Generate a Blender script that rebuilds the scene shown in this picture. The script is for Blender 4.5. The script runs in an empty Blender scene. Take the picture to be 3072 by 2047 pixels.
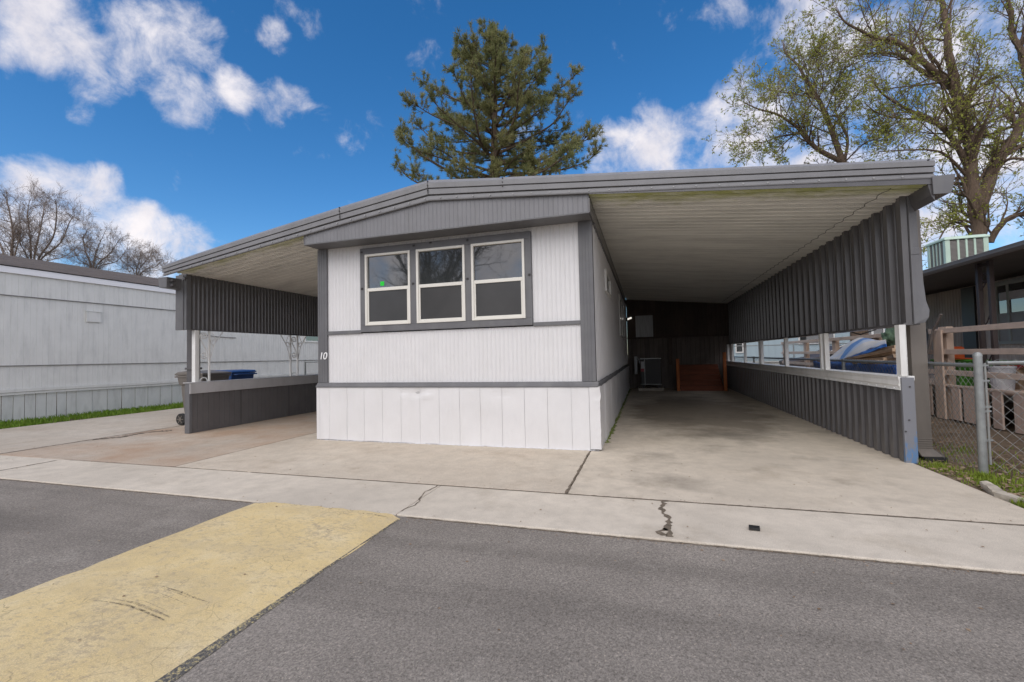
import bpy, bmesh, math, random
from mathutils import Vector, Matrix, noise as mnoise
random.seed(7)
R = math.radians
sc = bpy.context.scene
COL = sc.collection
PI = math.pi

# ------------------------------------------------------------------ camera
H = 1.21
FPX = 1325.64 / 3072.0                      # focal length as a share of the image width
YAW, PITCH, ROLL = .292042, .035239, -.022027
fwd = Vector((-math.sin(YAW)*math.cos(PITCH), math.cos(YAW)*math.cos(PITCH), math.sin(PITCH)))
rt0 = Vector((math.cos(YAW), math.sin(YAW), 0)); up0 = rt0.cross(fwd)
rt = math.cos(ROLL)*rt0 + math.sin(ROLL)*up0
up = -math.sin(ROLL)*rt0 + math.cos(ROLL)*up0
cd = bpy.data.cameras.new('camera'); cam = bpy.data.objects.new('camera', cd); COL.objects.link(cam)
cd.sensor_width = 36; cd.sensor_fit = 'HORIZONTAL'; cd.lens = 36*FPX; cd.clip_start = .05; cd.clip_end = 3000
M3 = Matrix((rt, up, -fwd)).transposed()
cam.matrix_world = Matrix.Translation((0, 0, H)) @ M3.to_4x4()
sc.camera = cam

def ray(x, y):                               # direction of a photo point (photo taken as 3072 x 2047)
    return ((x-1536)/1325.64*rt - (y-1023.5)/1325.64*up + fwd)
def at(x, y, Y):                             # survey: photo point -> place at distance Y
    d = ray(x, y); return Vector((0, 0, H)) + d*(Y/d.y)

# ------------------------------------------------------------------ materials
def newmat(name):
    m = bpy.data.materials.new(name); m.use_nodes = True
    nt = m.node_tree; b = nt.nodes['Principled BSDF']
    return m, nt, b
def N(nt, t, **kw):
    n = nt.nodes.new(t)
    for k, v in kw.items():
        if k in n.inputs: n.inputs[k].default_value = v
        else: setattr(n, k, v)
    return n
def ramp(nt, fac, stops):
    r = nt.nodes.new('ShaderNodeValToRGB'); e = r.color_ramp.elements
    while len(e) < len(stops): e.new(.5)
    for i, (p, c) in enumerate(stops):
        e[i].position = p; e[i].color = (*c, 1) if len(c) == 3 else c
    nt.links.new(fac, r.inputs[0]); return r.outputs[0]
def mix(nt, fac, a, b, mode='MIX'):
    n = nt.nodes.new('ShaderNodeMix'); n.data_type = 'RGBA'; n.blend_type = mode
    for i, v in ((0, fac), (6, a), (7, b)):
        if hasattr(v, 'is_linked'): nt.links.new(v, n.inputs[i])
        elif i == 0: n.inputs[0].default_value = v
        else: n.inputs[i].default_value = (*v, 1) if len(v) == 3 else v
    return n.outputs[2]
def coords(nt, scale=(1, 1, 1)):
    t = nt.nodes.new('ShaderNodeTexCoord'); m = nt.nodes.new('ShaderNodeMapping')
    m.inputs['Scale'].default_value = scale
    nt.links.new(t.outputs['Object'], m.inputs[0]); return m.outputs[0]
def noise(nt, vec, scale, detail=4, rough=.55):
    n = N(nt, 'ShaderNodeTexNoise', Scale=scale, Detail=detail, Roughness=rough)
    nt.links.new(vec, n.inputs['Vector']); return n.outputs['Fac']
def bump(nt, b, h, strength=.3, dist=.01):
    n = N(nt, 'ShaderNodeBump', Strength=strength, Distance=dist)
    nt.links.new(h, n.inputs['Height']); nt.links.new(n.outputs[0], b.inputs['Normal']); return n
def mul(c, k): return tuple(min(1, max(0, v*k)) for v in c)

def paint(name, c, rough=.5, var=.12, dirt=None, dirtamt=.0, stretch=(1, 1, 1), bumps=.15, scale=3, fine=90, metal=0):
    """a painted or moulded surface: broad tone drift, fine grain, optional dirt streaks, slight unevenness"""
    m, nt, b = newmat(name); v = coords(nt, stretch)
    n1 = noise(nt, v, scale, 5); col = ramp(nt, n1, [(.3, mul(c, 1-var)), (.7, mul(c, 1+var))])
    if dirt:
        v2 = coords(nt, (2.5, 2.5, .5)); n2 = noise(nt, v2, 2.2, 8, .7)
        f = ramp(nt, n2, [(.48, (0, 0, 0)), (.75, (dirtamt,)*3)])
        col = mix(nt, f, col, dirt)
    nt.links.new(col, b.inputs['Base Color'])
    b.inputs['Roughness'].default_value = rough; b.inputs['Metallic'].default_value = metal
    bump(nt, b, noise(nt, coords(nt), fine, 3), bumps, .004)
    return m

MAT = {}
MAT['white'] = paint('white_siding', (.67, .662, .662), .45, .03, (.5, .49, .45), .16, bumps=.25, fine=60)
MAT['gray'] = paint('gray_trim', (.125, .125, .132), .5, .12, (.2, .2, .19), .4, bumps=.3)
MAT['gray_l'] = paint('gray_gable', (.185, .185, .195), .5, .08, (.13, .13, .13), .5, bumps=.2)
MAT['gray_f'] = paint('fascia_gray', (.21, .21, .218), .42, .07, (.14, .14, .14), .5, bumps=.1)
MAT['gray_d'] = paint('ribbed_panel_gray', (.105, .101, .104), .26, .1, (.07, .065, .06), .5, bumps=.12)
MAT['vinyl'] = paint('window_vinyl', (.70, .68, .62), .35, .03, bumps=.05)
MAT['trimwhite'] = paint('rail_white', (.74, .74, .72), .4, .06, (.4, .38, .33), .4, bumps=.1)
MAT['cap'] = paint('wall_cap_gray', (.46, .455, .46), .5, .06, (.3, .29, .27), .4, bumps=.1)
MAT['brownpaint'] = paint('brown_gray_metal', (.165, .145, .125), .5, .08, (.1, .09, .08), .4)
MAT['black'] = paint('black_plastic', (.018, .018, .018), .5, .2)
MAT['galv'] = paint('galvanised_steel', (.30, .315, .31), .42, .15, (.25, .26, .25), .5, metal=.6, scale=14)
MAT['wire'] = paint('dull_wire', (.27, .275, .265), .5, .2, metal=.3, scale=14)
MAT['bin_t'] = paint('bin_brown', (.15, .135, .12), .55, .08)
MAT['bin_b'] = paint('bin_blue', (.012, .055, .19), .45, .08)
MAT['mint'] = paint('mint_metal', (.46, .6, .5), .5, .06, (.35, .3, .25), .3)
MAT['mint2'] = paint('window_frame_gray', (.34, .36, .33), .5, .06)
MAT['mintgrille'] = paint('grille_gray', (.25, .235, .22), .7, .1)
MAT['plasticw'] = paint('chair_plastic', (.3, .29, .27), .5, .06)
MAT['orange'] = paint('orange_plastic', (.6, .1, .02), .5, .05)
MAT['green'] = paint('green_plastic', (.08, .3, .03), .5, .05)
MAT['red'] = paint('red_plastic', (.28, .02, .03), .5, .05)
MAT['camo'] = paint('olive_cloth', (.1, .16, .1), .8, .45, scale=14)
MAT['stain'] = paint('crack_dirt', (.14, .112, .082), .95, .4, scale=30, bumps=.6)
MAT['screw'] = paint('screw_head', (.32, .32, .32), .4, .1)
MAT['screwd'] = paint('dark_fastener', (.05, .045, .045), .6, .1)
MAT['pblue'] = paint('pale_blue_siding', (.37, .47, .52), .6, .05, stretch=(8, 8, .2))
MAT['lg'] = paint('pale_gray_siding', (.70, .70, .67), .55, .04, (.3, .31, .3), .35, bumps=.2)
MAT['lgskirt'] = paint('pale_gray_skirting', (.63, .64, .615), .55, .05, (.25, .25, .22), .45, bumps=.2)
MAT['tansiding'] = paint('brown_siding', (.38, .32, .26), .6, .08, (.12, .1, .08), .4)
MAT['tansiding2'] = paint('beige_siding', (.6, .54, .47), .6, .06)
MAT['darkeave'] = paint('dark_eave', (.07, .06, .05), .6, .15)
MAT['bronze'] = paint('bronze_metal', (.06, .045, .042), .5, .15)
MAT['stone'] = paint('edging_concrete', (.4, .36, .3), .9, .2, scale=12, bumps=.8)
MAT['eavewhite'] = paint('eave_white', (.86, .86, .88), .4, .02)
MAT['number'] = paint('number_white', (.85, .85, .85), .4, .02)
MAT['sticker'] = paint('sticker_green', (.0, .62, .03), .5, .02)
MAT['curtain'] = paint('window_curtain', (.5, .52, .54), .8, .2, stretch=(9, 9, .6))
MAT['curtain2'] = paint('pale_cloth', (.6, .6, .62), .8, .1)

def mat_glass(name, base, rough=.03, ior=1.9, coat=.6):
    m, nt, b = newmat(name); v = coords(nt)
    col = ramp(nt, noise(nt, v, 1.6, 3), [(.35, mul(base, .8)), (.7, mul(base, 1.25))])
    nt.links.new(col, b.inputs['Base Color']); b.inputs['Roughness'].default_value = rough
    b.inputs['IOR'].default_value = ior; b.inputs['Coat Weight'].default_value = coat; b.inputs['Coat Roughness'].default_value = .02
    bump(nt, b, noise(nt, v, 2.2, 2), .03, .01)
    return m
MAT['pane'] = mat_glass('window_glass', (.035, .039, .04))
MAT['screen'] = mat_glass('screened_glass', (.034, .033, .032), .3, 1.5, .1)
MAT['carglass'] = mat_glass('car_glass', (.02, .022, .024))

def mat_concrete(name, c, warm=(.36, .27, .19), warmamt=0., seed=0, oil=0.):
    m, nt, b = newmat(name); v = coords(nt)
    o = nt.nodes.new('ShaderNodeMapping'); o.inputs['Location'].default_value = (seed*7.1, seed*3.3, 0); nt.links.new(v, o.inputs[0]); v = o.outputs[0]
    big = noise(nt, v, .55, 6, .6); col = ramp(nt, big, [(.3, mul(c, .86)), (.5, c), (.72, mul(c, 1.1))])
    med = noise(nt, v, 5, 6, .7)
    col = mix(nt, ramp(nt, med, [(.4, (0, 0, 0)), (.72, (.6,)*3)]), col, mul(c, .68))
    st_ = noise(nt, v, 1.6, 7, .72); col = mix(nt, ramp(nt, st_, [(.54, (0, 0, 0)), (.7, (.45,)*3)]), col, mul((c[0], c[1]*.94, c[2]*.85), .6))
    if warmamt:
        w = noise(nt, v, .8, 5, .6); col = mix(nt, ramp(nt, w, [(.35, (0, 0, 0)), (.65, (warmamt,)*3)]), col, warm)
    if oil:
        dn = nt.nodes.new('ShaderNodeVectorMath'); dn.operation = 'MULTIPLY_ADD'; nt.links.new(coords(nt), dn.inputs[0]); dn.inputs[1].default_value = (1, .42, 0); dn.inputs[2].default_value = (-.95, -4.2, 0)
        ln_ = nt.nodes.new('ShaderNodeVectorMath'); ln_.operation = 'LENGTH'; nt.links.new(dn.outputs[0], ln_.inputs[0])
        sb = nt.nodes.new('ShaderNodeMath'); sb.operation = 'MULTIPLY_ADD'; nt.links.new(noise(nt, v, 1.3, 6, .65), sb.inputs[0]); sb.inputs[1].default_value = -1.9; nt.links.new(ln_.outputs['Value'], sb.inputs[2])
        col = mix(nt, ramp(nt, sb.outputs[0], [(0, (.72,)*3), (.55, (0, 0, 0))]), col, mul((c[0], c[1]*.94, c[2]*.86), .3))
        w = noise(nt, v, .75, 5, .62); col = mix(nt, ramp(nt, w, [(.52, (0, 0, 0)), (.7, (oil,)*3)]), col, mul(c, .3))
    fine = noise(nt, v, 170, 3, .7)
    col = mix(nt, 1, col, ramp(nt, fine, [(.3, (.7,)*3), (.5, (1,)*3), (.7, (1.15,)*3)]), 'MULTIPLY')
    vo = N(nt, 'ShaderNodeTexVoronoi', Scale=34.); nt.links.new(v, vo.inputs['Vector'])
    pit = ramp(nt, vo.outputs['Distance'], [(.03, (1, 1, 1)), (.07, (0, 0, 0))])
    rnd = ramp(nt, noise(nt, v, 11, 2), [(.58, (0, 0, 0)), (.62, (.7,)*3)])
    pm = mix(nt, 1, pit, rnd, 'MULTIPLY')
    col = mix(nt, pm, col, mul(c, .3))
    nt.links.new(col, b.inputs['Base Color']); b.inputs['Roughness'].default_value = .9; b.inputs['Specular IOR Level'].default_value = .25
    bump(nt, b, fine, .35, .004); return m
CC = (.58, .515, .425)
MAT['conc'] = mat_concrete('concrete_gutter', (.60, .54, .455), seed=1)
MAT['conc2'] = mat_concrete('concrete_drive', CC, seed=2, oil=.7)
MAT['conc3'] = mat_concrete('concrete_front', CC, seed=3, warmamt=.25)
MAT['conc4'] = mat_concrete('concrete_stained', (.50, .435, .36), (.42, .28, .185), .7, seed=4)
MAT['conc5'] = mat_concrete('concrete_far', (.54, .485, .41), seed=5, warmamt=.3)

def mat_asphalt():
    m, nt, b = newmat('asphalt'); v = coords(nt)
    big = noise(nt, v, .5, 5, .6); c = (.272, .245, .216)
    col = ramp(nt, big, [(.3, mul(c, .72)), (.55, c), (.7, mul(c, 1.16))])
    # long faint tyre-polished bands along the road
    vb = coords(nt, (.12, 1.6, 1)); tb = noise(nt, vb, 1.1, 4, .6)
    col = mix(nt, ramp(nt, tb, [(.46, (0, 0, 0)), (.66, (.6,)*3)]), col, mul(c, .55))
    pt_ = noise(nt, v, 2.3, 6, .7); col = mix(nt, ramp(nt, pt_, [(.55, (0, 0, 0)), (.72, (.5,)*3)]), col, (.36, .33, .29))
    vo = N(nt, 'ShaderNodeTexVoronoi', Scale=210.); nt.links.new(v, vo.inputs['Vector'])
    sp = ramp(nt, vo.outputs['Color'], [(.1, (.62,)*3), (.5, (.96,)*3), (.85, (1.12,)*3), (.97, (1.65, 1.58, 1.48))])
    col = mix(nt, 1, col, sp, 'MULTIPLY')
    n2 = noise(nt, v, 70, 4, .7); col = mix(nt, 1, col, ramp(nt, n2, [(.3, (.66,)*3), (.7, (1.3,)*3)]), 'MULTIPLY')
    nt.links.new(col, b.inputs['Base Color']); b.inputs['Roughness'].default_value = .92; b.inputs['Specular IOR Level'].default_value = .15
    bump(nt, b, vo.outputs['Distance'], .35, .004); return m
MAT['asphalt'] = mat_asphalt()

def mat_yellow():
    m, nt, b = newmat('worn_yellow_paint'); v = coords(nt)
    c = (.655, .51, .255)
    col = ramp(nt, noise(nt, v, 2.2, 8, .72), [(.28, (.52, .425, .27)), (.45, c), (.58, (.68, .55, .31)), (.75, (.70, .60, .40))])
    vw = N(nt, 'ShaderNodeTexNoise', Scale=3., Detail=4.); nt.links.new(v, vw.inputs['Vector'])
    wv = mix(nt, .22, v, vw.outputs['Color'])
    vo = N(nt, 'ShaderNodeTexVoronoi', Scale=7.5, feature='DISTANCE_TO_EDGE'); nt.links.new(wv, vo.inputs['Vector'])
    crack = ramp(nt, vo.outputs['Distance'], [(.002, (1, 1, 1)), (.014, (0, 0, 0))])
    cm = ramp(nt, noise(nt, v, 2.6, 5), [(.46, (0, 0, 0)), (.62, (.6,)*3)])
    col = mix(nt, mix(nt, 1, crack, cm, 'MULTIPLY'), col, (.16, .12, .07))
    chip = noise(nt, coords(nt, (1, 1.6, 1)), 26, 6, .75); area = noise(nt, v, 1.1, 3)
    ad = nt.nodes.new('ShaderNodeMath'); ad.operation = 'ADD'; nt.links.new(chip, ad.inputs[0])
    a2 = ramp(nt, area, [(.4, (0, 0, 0)), (.75, (.15,)*3)]); nt.links.new(a2, ad.inputs[1])
    col = mix(nt, ramp(nt, ad.outputs[0], [(.55, (0, 0, 0)), (.68, (.7,)*3)]), col, (.36, .29, .20))
    tr_ = noise(nt, coords(nt, (.5, 1.4, 1)), 1.5, 6, .7); col = mix(nt, ramp(nt, tr_, [(.45, (0, 0, 0)), (.7, (.6,)*3)]), col, (.46, .37, .22))
    g = noise(nt, v, 190, 2); col = mix(nt, 1, col, ramp(nt, g, [(.3, (.82,)*3), (.7, (1.12,)*3)]), 'MULTIPLY')
    nt.links.new(col, b.inputs['Base Color']); b.inputs['Roughness'].default_value = .85
    bump(nt, b, g, .35, .004); return m
MAT['yellow'] = mat_yellow()

def mat_yellow_edge():
    m, nt, b = newmat('chipped_yellow_edge'); v = coords(nt)
    n = noise(nt, v, 75, 5, .75)
    col = ramp(nt, n, [(.42, (.075, .072, .07)), (.52, (.16, .15, .13)), (.6, (.5, .41, .2))])
    nt.links.new(col, b.inputs['Base Color']); b.inputs['Roughness'].default_value = .9
    bump(nt, b, n, .6, .01); return m
MAT['yedge'] = mat_yellow_edge()

def mat_ground(name, a, c, d, fine=60):
    m, nt, b = newmat(name); v = coords(nt)
    col = ramp(nt, noise(nt, v, 1.2, 7, .7), [(.3, a), (.55, c), (.75, d)])
    f = noise(nt, v, fine, 5, .75); col = mix(nt, 1, col, ramp(nt, f, [(.3, (.5,)*3), (.55, (1,)*3), (.75, (1.35,)*3)]), 'MULTIPLY')
    nt.links.new(col, b.inputs['Base Color']); b.inputs['Roughness'].default_value = 1; b.inputs['Specular IOR Level'].default_value = .1
    bump(nt, b, f, .8, .02); return m
MAT['soil'] = mat_ground('bare_soil', (.13, .095, .065), (.21, .16, .115), (.27, .21, .155))
MAT['ground'] = mat_ground('ground_soil', (.07, .06, .035), (.12, .1, .065), (.16, .13, .09))

def mat_wood(name, c, axis=0, dark=.6, rough=.75):
    m, nt, b = newmat(name); s = [14, 14, 14]; s[axis] = .8
    v = coords(nt, s); g = noise(nt, v, 2.5, 7, .65)
    col = ramp(nt, g, [(.25, mul(c, dark)), (.5, c), (.75, mul(c, 1.2))])
    col = mix(nt, ramp(nt, noise(nt, coords(nt), 3, 4), [(.45, (0, 0, 0)), (.7, (.5,)*3)]), col, mul(c, .6))
    gi = nt.nodes.new('ShaderNodeNewGeometry')
    col = mix(nt, 1, col, ramp(nt, gi.outputs['Random Per Island'], [(0, (.78,)*3), (1, (1.15,)*3)]), 'MULTIPLY')
    nt.links.new(col, b.inputs['Base Color']); b.inputs['Roughness'].default_value = rough
    bump(nt, b, g, .35, .004); return m
MAT['railwood'] = mat_wood('rail_timber', (.78, .61, .49), 1, .85)
MAT['postwood'] = mat_wood('post_timber', (.68, .52, .41), 2, .85)
MAT['slatwood'] = mat_wood('slat_timber', (.58, .44, .36), 2, .85)
MAT['lumber'] = mat_wood('lumber', (.55, .40, .27), 1)
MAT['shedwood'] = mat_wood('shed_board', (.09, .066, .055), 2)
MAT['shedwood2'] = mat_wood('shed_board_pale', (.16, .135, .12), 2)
MAT['stepwood'] = mat_wood('stained_step', (.24, .07, .03), 0)
MAT['stepwood2'] = mat_wood('stained_newel', (.55, .17, .05), 2)
MAT['grooved'] = paint('grooved_panel_gray', (.125, .118, .118), .6, .1, (.09, .08, .08), .5, bumps=.3)

def mat_shingle():
    m, nt, b = newmat('brown_shingles'); v = coords(nt, (5, .6, 5))
    n1 = noise(nt, v, 4, 5, .7); col = ramp(nt, n1, [(.25, (.06, .048, .042)), (.5, (.13, .105, .09)), (.75, (.2, .165, .14))])
    bk = noise(nt, coords(nt, (12, 1.2, 12)), 3, 6, .8); col = mix(nt, 1, col, ramp(nt, bk, [(.3, (.6,)*3), (.7, (1.25,)*3)]), 'MULTIPLY')
    nt.links.new(col, b.inputs['Base Color']); b.inputs['Roughness'].default_value = .95
    bump(nt, b, bk, .8, .03); return m
MAT['shingle'] = mat_shingle()

def mat_soffit():
    m, nt, b = newmat('soffit_white_metal'); v = coords(nt, (.6, 2.2, 1))
    c = (.86, .85, .79)
    col = ramp(nt, noise(nt, v, 1.3, 7, .7), [(.3, mul(c, .75)), (.55, c), (.75, mul(c, 1.08))])
    sep = nt.nodes.new('ShaderNodeSeparateXYZ'); nt.links.new(coords(nt), sep.inputs[0])
    # algae that grows in the first damp hand's breadth behind the drip edge
    mr = N(nt, 'ShaderNodeMapRange'); nt.links.new(sep.outputs[1], mr.inputs[0])
    mr.inputs[1].default_value = -.36; mr.inputs[2].default_value = .45; mr.inputs[3].default_value = .42; mr.inputs[4].default_value = -.4
    ad = nt.nodes.new('ShaderNodeMath'); ad.operation = 'ADD'
    nt.links.new(noise(nt, coords(nt, (1.3, 2, 1)), 2.2, 6, .7), ad.inputs[0]); nt.links.new(mr.outputs[0], ad.inputs[1])
    col = mix(nt, ramp(nt, ad.outputs[0], [(.50, (0, 0, 0)), (.9, (.85,)*3)]), col, (.36, .39, .07))
    nt.links.new(col, b.inputs['Base Color']); b.inputs['Roughness'].default_value = .5
    bump(nt, b, noise(nt, coords(nt), 40, 3), .1, .004); return m
MAT['soffit'] = mat_soffit()

def mat_flange():
    m, nt, b = newmat('end_post_chipped_paint'); v = coords(nt)
    c = (.19, .195, .215); sep = nt.nodes.new('ShaderNodeSeparateXYZ'); nt.links.new(v, sep.inputs[0])
    mr = N(nt, 'ShaderNodeMapRange'); nt.links.new(sep.outputs[2], mr.inputs[0])
    mr.inputs[1].default_value = .05; mr.inputs[2].default_value = .45; mr.inputs[3].default_value = .16; mr.inputs[4].default_value = -.1
    ad = nt.nodes.new('ShaderNodeMath'); ad.operation = 'ADD'
    nt.links.new(noise(nt, coords(nt, (9, 9, 3)), 2, 6, .75), ad.inputs[0]); nt.links.new(mr.outputs[0], ad.inputs[1])
    col = mix(nt, ramp(nt, ad.outputs[0], [(.58, (0, 0, 0)), (.64, (.9,)*3)]), c, (.09, .19, .36))
    nt.links.new(col, b.inputs['Base Color']); b.inputs['Roughness'].default_value = .5; return m
MAT['flange'] = mat_flange()

def mat_tarp():
    m, nt, b = newmat('blue_white_tarp'); v = coords(nt)
    br = N(nt, 'ShaderNodeTexVoronoi', Scale=1.5); nt.links.new(v, br.inputs['Vector'])
    col = ramp(nt, br.outputs['Color'], [(.15, (.10, .2, .42)), (.35, (.36, .44, .58)), (.5, (.52, .49, .45)), (.8, (.55, .53, .5))])
    nt.links.new(col, b.inputs['Base Color']); b.inputs['Roughness'].default_value = .55
    bump(nt, b, noise(nt, v, 7, 5), .5, .03); return m
MAT['tarp'] = mat_tarp()
MAT['tarpblue'] = paint('blue_tarp', (.02, .11, .42), .45, .25, scale=5, bumps=.6, fine=12)

def mat_bark(name, c):
    m, nt, b = newmat(name); v = coords(nt, (6, 6, 1.3))
    n = noise(nt, v, 4, 6, .7); col = ramp(nt, n, [(.3, mul(c, .5)), (.6, c), (.8, mul(c, 1.35))])
    nt.links.new(col, b.inputs['Base Color']); b.inputs['Roughness'].default_value = .95
    bump(nt, b, n, .8, .03); return m
MAT['bark'] = mat_bark('willow_bark', (.17, .12, .085))
MAT['barkb'] = mat_bark('bare_bark', (.26, .205, .17))
MAT['barkp'] = mat_bark('pine_bark', (.13, .09, .06))
def mat_leaf(name, stops, transl=.35, rough=.6):
    m, nt, b = newmat(name); g = nt.nodes.new('ShaderNodeNewGeometry')
    v = coords(nt); n = noise(nt, v, .55, 4)
    ad = nt.nodes.new('ShaderNodeMath'); ad.operation = 'MULTIPLY_ADD'
    nt.links.new(g.outputs['Random Per Island'], ad.inputs[0]); ad.inputs[1].default_value = .5
    mr = N(nt, 'ShaderNodeMapRange'); nt.links.new(n, mr.inputs[0]); mr.inputs[1].default_value = .3; mr.inputs[2].default_value = .7; mr.inputs[4].default_value = .5
    nt.links.new(mr.outputs[0], ad.inputs[2])
    col = ramp(nt, ad.outputs[0], stops)
    nt.links.new(col, b.inputs['Base Color']); b.inputs['Roughness'].default_value = rough
    b.inputs['Specular IOR Level'].default_value = .2
    tr = nt.nodes.new('ShaderNodeBsdfTranslucent'); nt.links.new(col, tr.inputs[0])
    ms = nt.nodes.new('ShaderNodeMixShader'); ms.inputs[0].default_value = transl
    nt.links.new(b.outputs[0], ms.inputs[1]); nt.links.new(tr.outputs[0], ms.inputs[2])
    nt.links.new(ms.outputs[0], nt.nodes['Material Output'].inputs[0]); return m
MAT['needles'] = mat_leaf('pine_needles', [(0, (.11, .14, .05)), (.45, (.235, .25, .10)), (.8, (.34, .31, .145)), (1, (.37, .28, .14))], .35)
MAT['leaves'] = mat_leaf('spring_leaves', [(0, (.23, .26, .04)), (.5, (.38, .41, .08)), (1, (.52, .49, .15))], .5)
MAT['grass'] = mat_leaf('grass_blades', [(0, (.10, .19, .02)), (.5, (.17, .29, .03)), (1, (.32, .36, .09))], .3)
MAT['litter'] = mat_leaf('dry_litter', [(0, (.16, .1, .06)), (.5, (.27, .19, .125)), (1, (.42, .33, .24))], .1, .9)
MAT['sprigs'] = mat_leaf('weed_blades', [(0, (.12, .16, .02)), (.5, (.2, .28, .03)), (1, (.3, .34, .07))], .3)
def mat_emit(name, c, s):
    m, nt, b = newmat(name); b.inputs['Emission Color'].default_value = (*c, 1); b.inputs['Emission Strength'].default_value = s
    return m
MAT['lamp'] = mat_emit('lamp_glow', (1, .95, .85), .6)

# ------------------------------------------------------------------ mesh helpers
class MB:
    def __init__(s): s.v = []; s.f = []
    def add(s, vs, fs):
        o = len(s.v); s.v += [tuple(p) for p in vs]; s.f += [tuple(i+o for i in f) for f in fs]; return s
    def box(s, x0, x1, y0, y1, z0, z1):
        return s.add([(x, y, z) for z in (z0, z1) for y in (y0, y1) for x in (x0, x1)],
                     [(0, 2, 3, 1), (4, 5, 7, 6), (0, 1, 5, 4), (2, 6, 7, 3), (0, 4, 6, 2), (1, 3, 7, 5)])
    def prism(s, pts, d):                      # closed outline extruded along d
        d = Vector(d); n = len(pts); P = [Vector(p) for p in pts]
        return s.add(P+[p+d for p in P], [tuple(range(n))[::-1], tuple(range(n, 2*n))]+[(i, (i+1) % n, n+(i+1) % n, n+i) for i in range(n)])
    def strip(s, a, b):                        # quads between two polylines
        n = len(a); return s.add(list(a)+list(b), [(i, i+1, n+i+1, n+i) for i in range(n-1)])
    def tube(s, pts, r, n=6, cap=True):
        pts = [Vector(p) for p in pts]
        rr = r if isinstance(r, (list, tuple)) else [r]*len(pts)
        vs = []; fs = []; ref = Vector((.31, .17, .93))
        t0 = (pts[1]-pts[0]).normalized()
        u = t0.cross(ref if abs(t0.dot(ref)) < .93 else Vector((1, 0, 0))).normalized()
        for i, p in enumerate(pts):
            t = (pts[min(i+1, len(pts)-1)]-pts[max(i-1, 0)])
            t = t.normalized() if t.length > 1e-9 else t0
            u = (u-t*u.dot(t)); u = u.normalized() if u.length > 1e-6 else t.orthogonal().normalized()
            w = t.cross(u)
            for k in range(n):
                a = 2*PI*k/n; vs.append(p+(u*math.cos(a)+w*math.sin(a))*rr[i])
        for i in range(len(pts)-1):
            for k in range(n):
                fs.append((i*n+k, i*n+(k+1) % n, (i+1)*n+(k+1) % n, (i+1)*n+k))
        if cap: fs.append(tuple(range(n))[::-1]); fs.append(tuple(range((len(pts)-1)*n, len(pts)*n)))
        return s.add(vs, fs)
    def cyl(s, a, b, r, n=16): return s.tube([a, b], r, n)
    def bar(s, a, b, w, h):                    # rectangular bar a->b (h measured upward)
        a = Vector(a); b = Vector(b); t = (b-a).normalized()
        u = t.cross(Vector((0, 0, 1))); u = u.normalized() if u.length > 1e-4 else Vector((1, 0, 0)); w_ = u.cross(t)
        P = [a+u*i*w/2+w_*j*h/2 for i, j in ((-1, -1), (1, -1), (1, 1), (-1, 1))]
        return s.prism(P, b-a)

def root_of(o):
    while o.parent: o = o.parent
    return o
def build(name, mb, mat, parent=None, bev=0, smooth=False, solid=0, origin=None):
    me = bpy.data.meshes.new(name)
    off = Vector(origin) if origin is not None else Vector((0, 0, 0))
    if parent is not None: off = root_of(parent).location.copy()
    me.from_pydata([Vector(p)-off for p in mb.v], [], mb.f); me.update()
    me.materials.append(MAT[mat] if isinstance(mat, str) else mat)
    bm = bmesh.new(); bm.from_mesh(me); bmesh.ops.recalc_face_normals(bm, faces=bm.faces[:]) if len(bm.faces) < 60000 else None
    bm.to_mesh(me); bm.free()
    o = bpy.data.objects.new(name, me); COL.objects.link(o)
    if parent is not None: o.parent = parent
    else: o.location = off
    if smooth:
        for p in me.polygons: p.use_smooth = True
    if solid:
        m = o.modifiers.new('thickness', 'SOLIDIFY'); m.thickness = solid; m.offset = 0
    if bev:
        m = o.modifiers.new('bevel', 'BEVEL'); m.width = bev; m.segments = 2; m.limit_method = 'ANGLE'
    return o
def tag(o, label=None, cat=None, group=None, kind=None):
    for k, v in (('label', label), ('category', cat), ('group', group), ('kind', kind)):
        if v: o[k] = v
    return o
def thing(name, label, cat, loc, group=None):
    o = bpy.data.objects.new(name, None); COL.objects.link(o); o.location = loc; o.empty_display_size = .2
    return tag(o, label, cat, group)
def struct(name, mb, mat, **kw): return tag(build(name, mb, mat, **kw), kind='structure')
def dup(o, loc, parent=None):
    c = o.copy(); COL.objects.link(c)
    if parent is None: c.location = loc
    else: c.parent = parent
    for ch in list(o.children): dup(ch, None, c)
    return c

def corr(s0, s1, period, prof):
    """(s, depth) along a corrugated sheet; prof = [(fraction, depth), ...]"""
    out = []; k = 0
    while s0+k*period < s1:
        for f, d in prof:
            s = s0+(k+f)*period
            if s <= s1: out.append((s, d))
        k += 1
    if out[-1][0] < s1-1e-6: out.append((s1, out[-1][1]))
    return out
def sheet_x(x, sgn, y0, y1, z0, z1, period, prof):      # ribs run up, sheet lies along y at x
    mb = MB(); c = corr(y0, y1, period, prof)
    zz = z1 if callable(z1) else (lambda s: z1)
    return mb.strip([(x+sgn*d, s, z0) for s, d in c], [(x+sgn*d, s, zz(s)) for s, d in c])
def sheet_y(y, sgn, x0, x1, z0, z1, period, prof):
    mb = MB(); c = corr(x0, x1, period, prof)
    zz = z1 if callable(z1) else (lambda s: z1)
    return mb.strip([(s, y+sgn*d, z0) for s, d in c], [(s, y+sgn*d, zz(s)) for s, d in c])
RIB = [(0, 0), (.3, 0), (.42, .005), (.5, .007), (.58, .005), (.7, 0)]
def lerp(tab, x):
    for (a, va), (b, vb) in zip(tab, tab[1:]):
        if x <= b: return va+(vb-va)*(x-a)/(b-a) if x > a else va
    return tab[-1][1]

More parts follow.
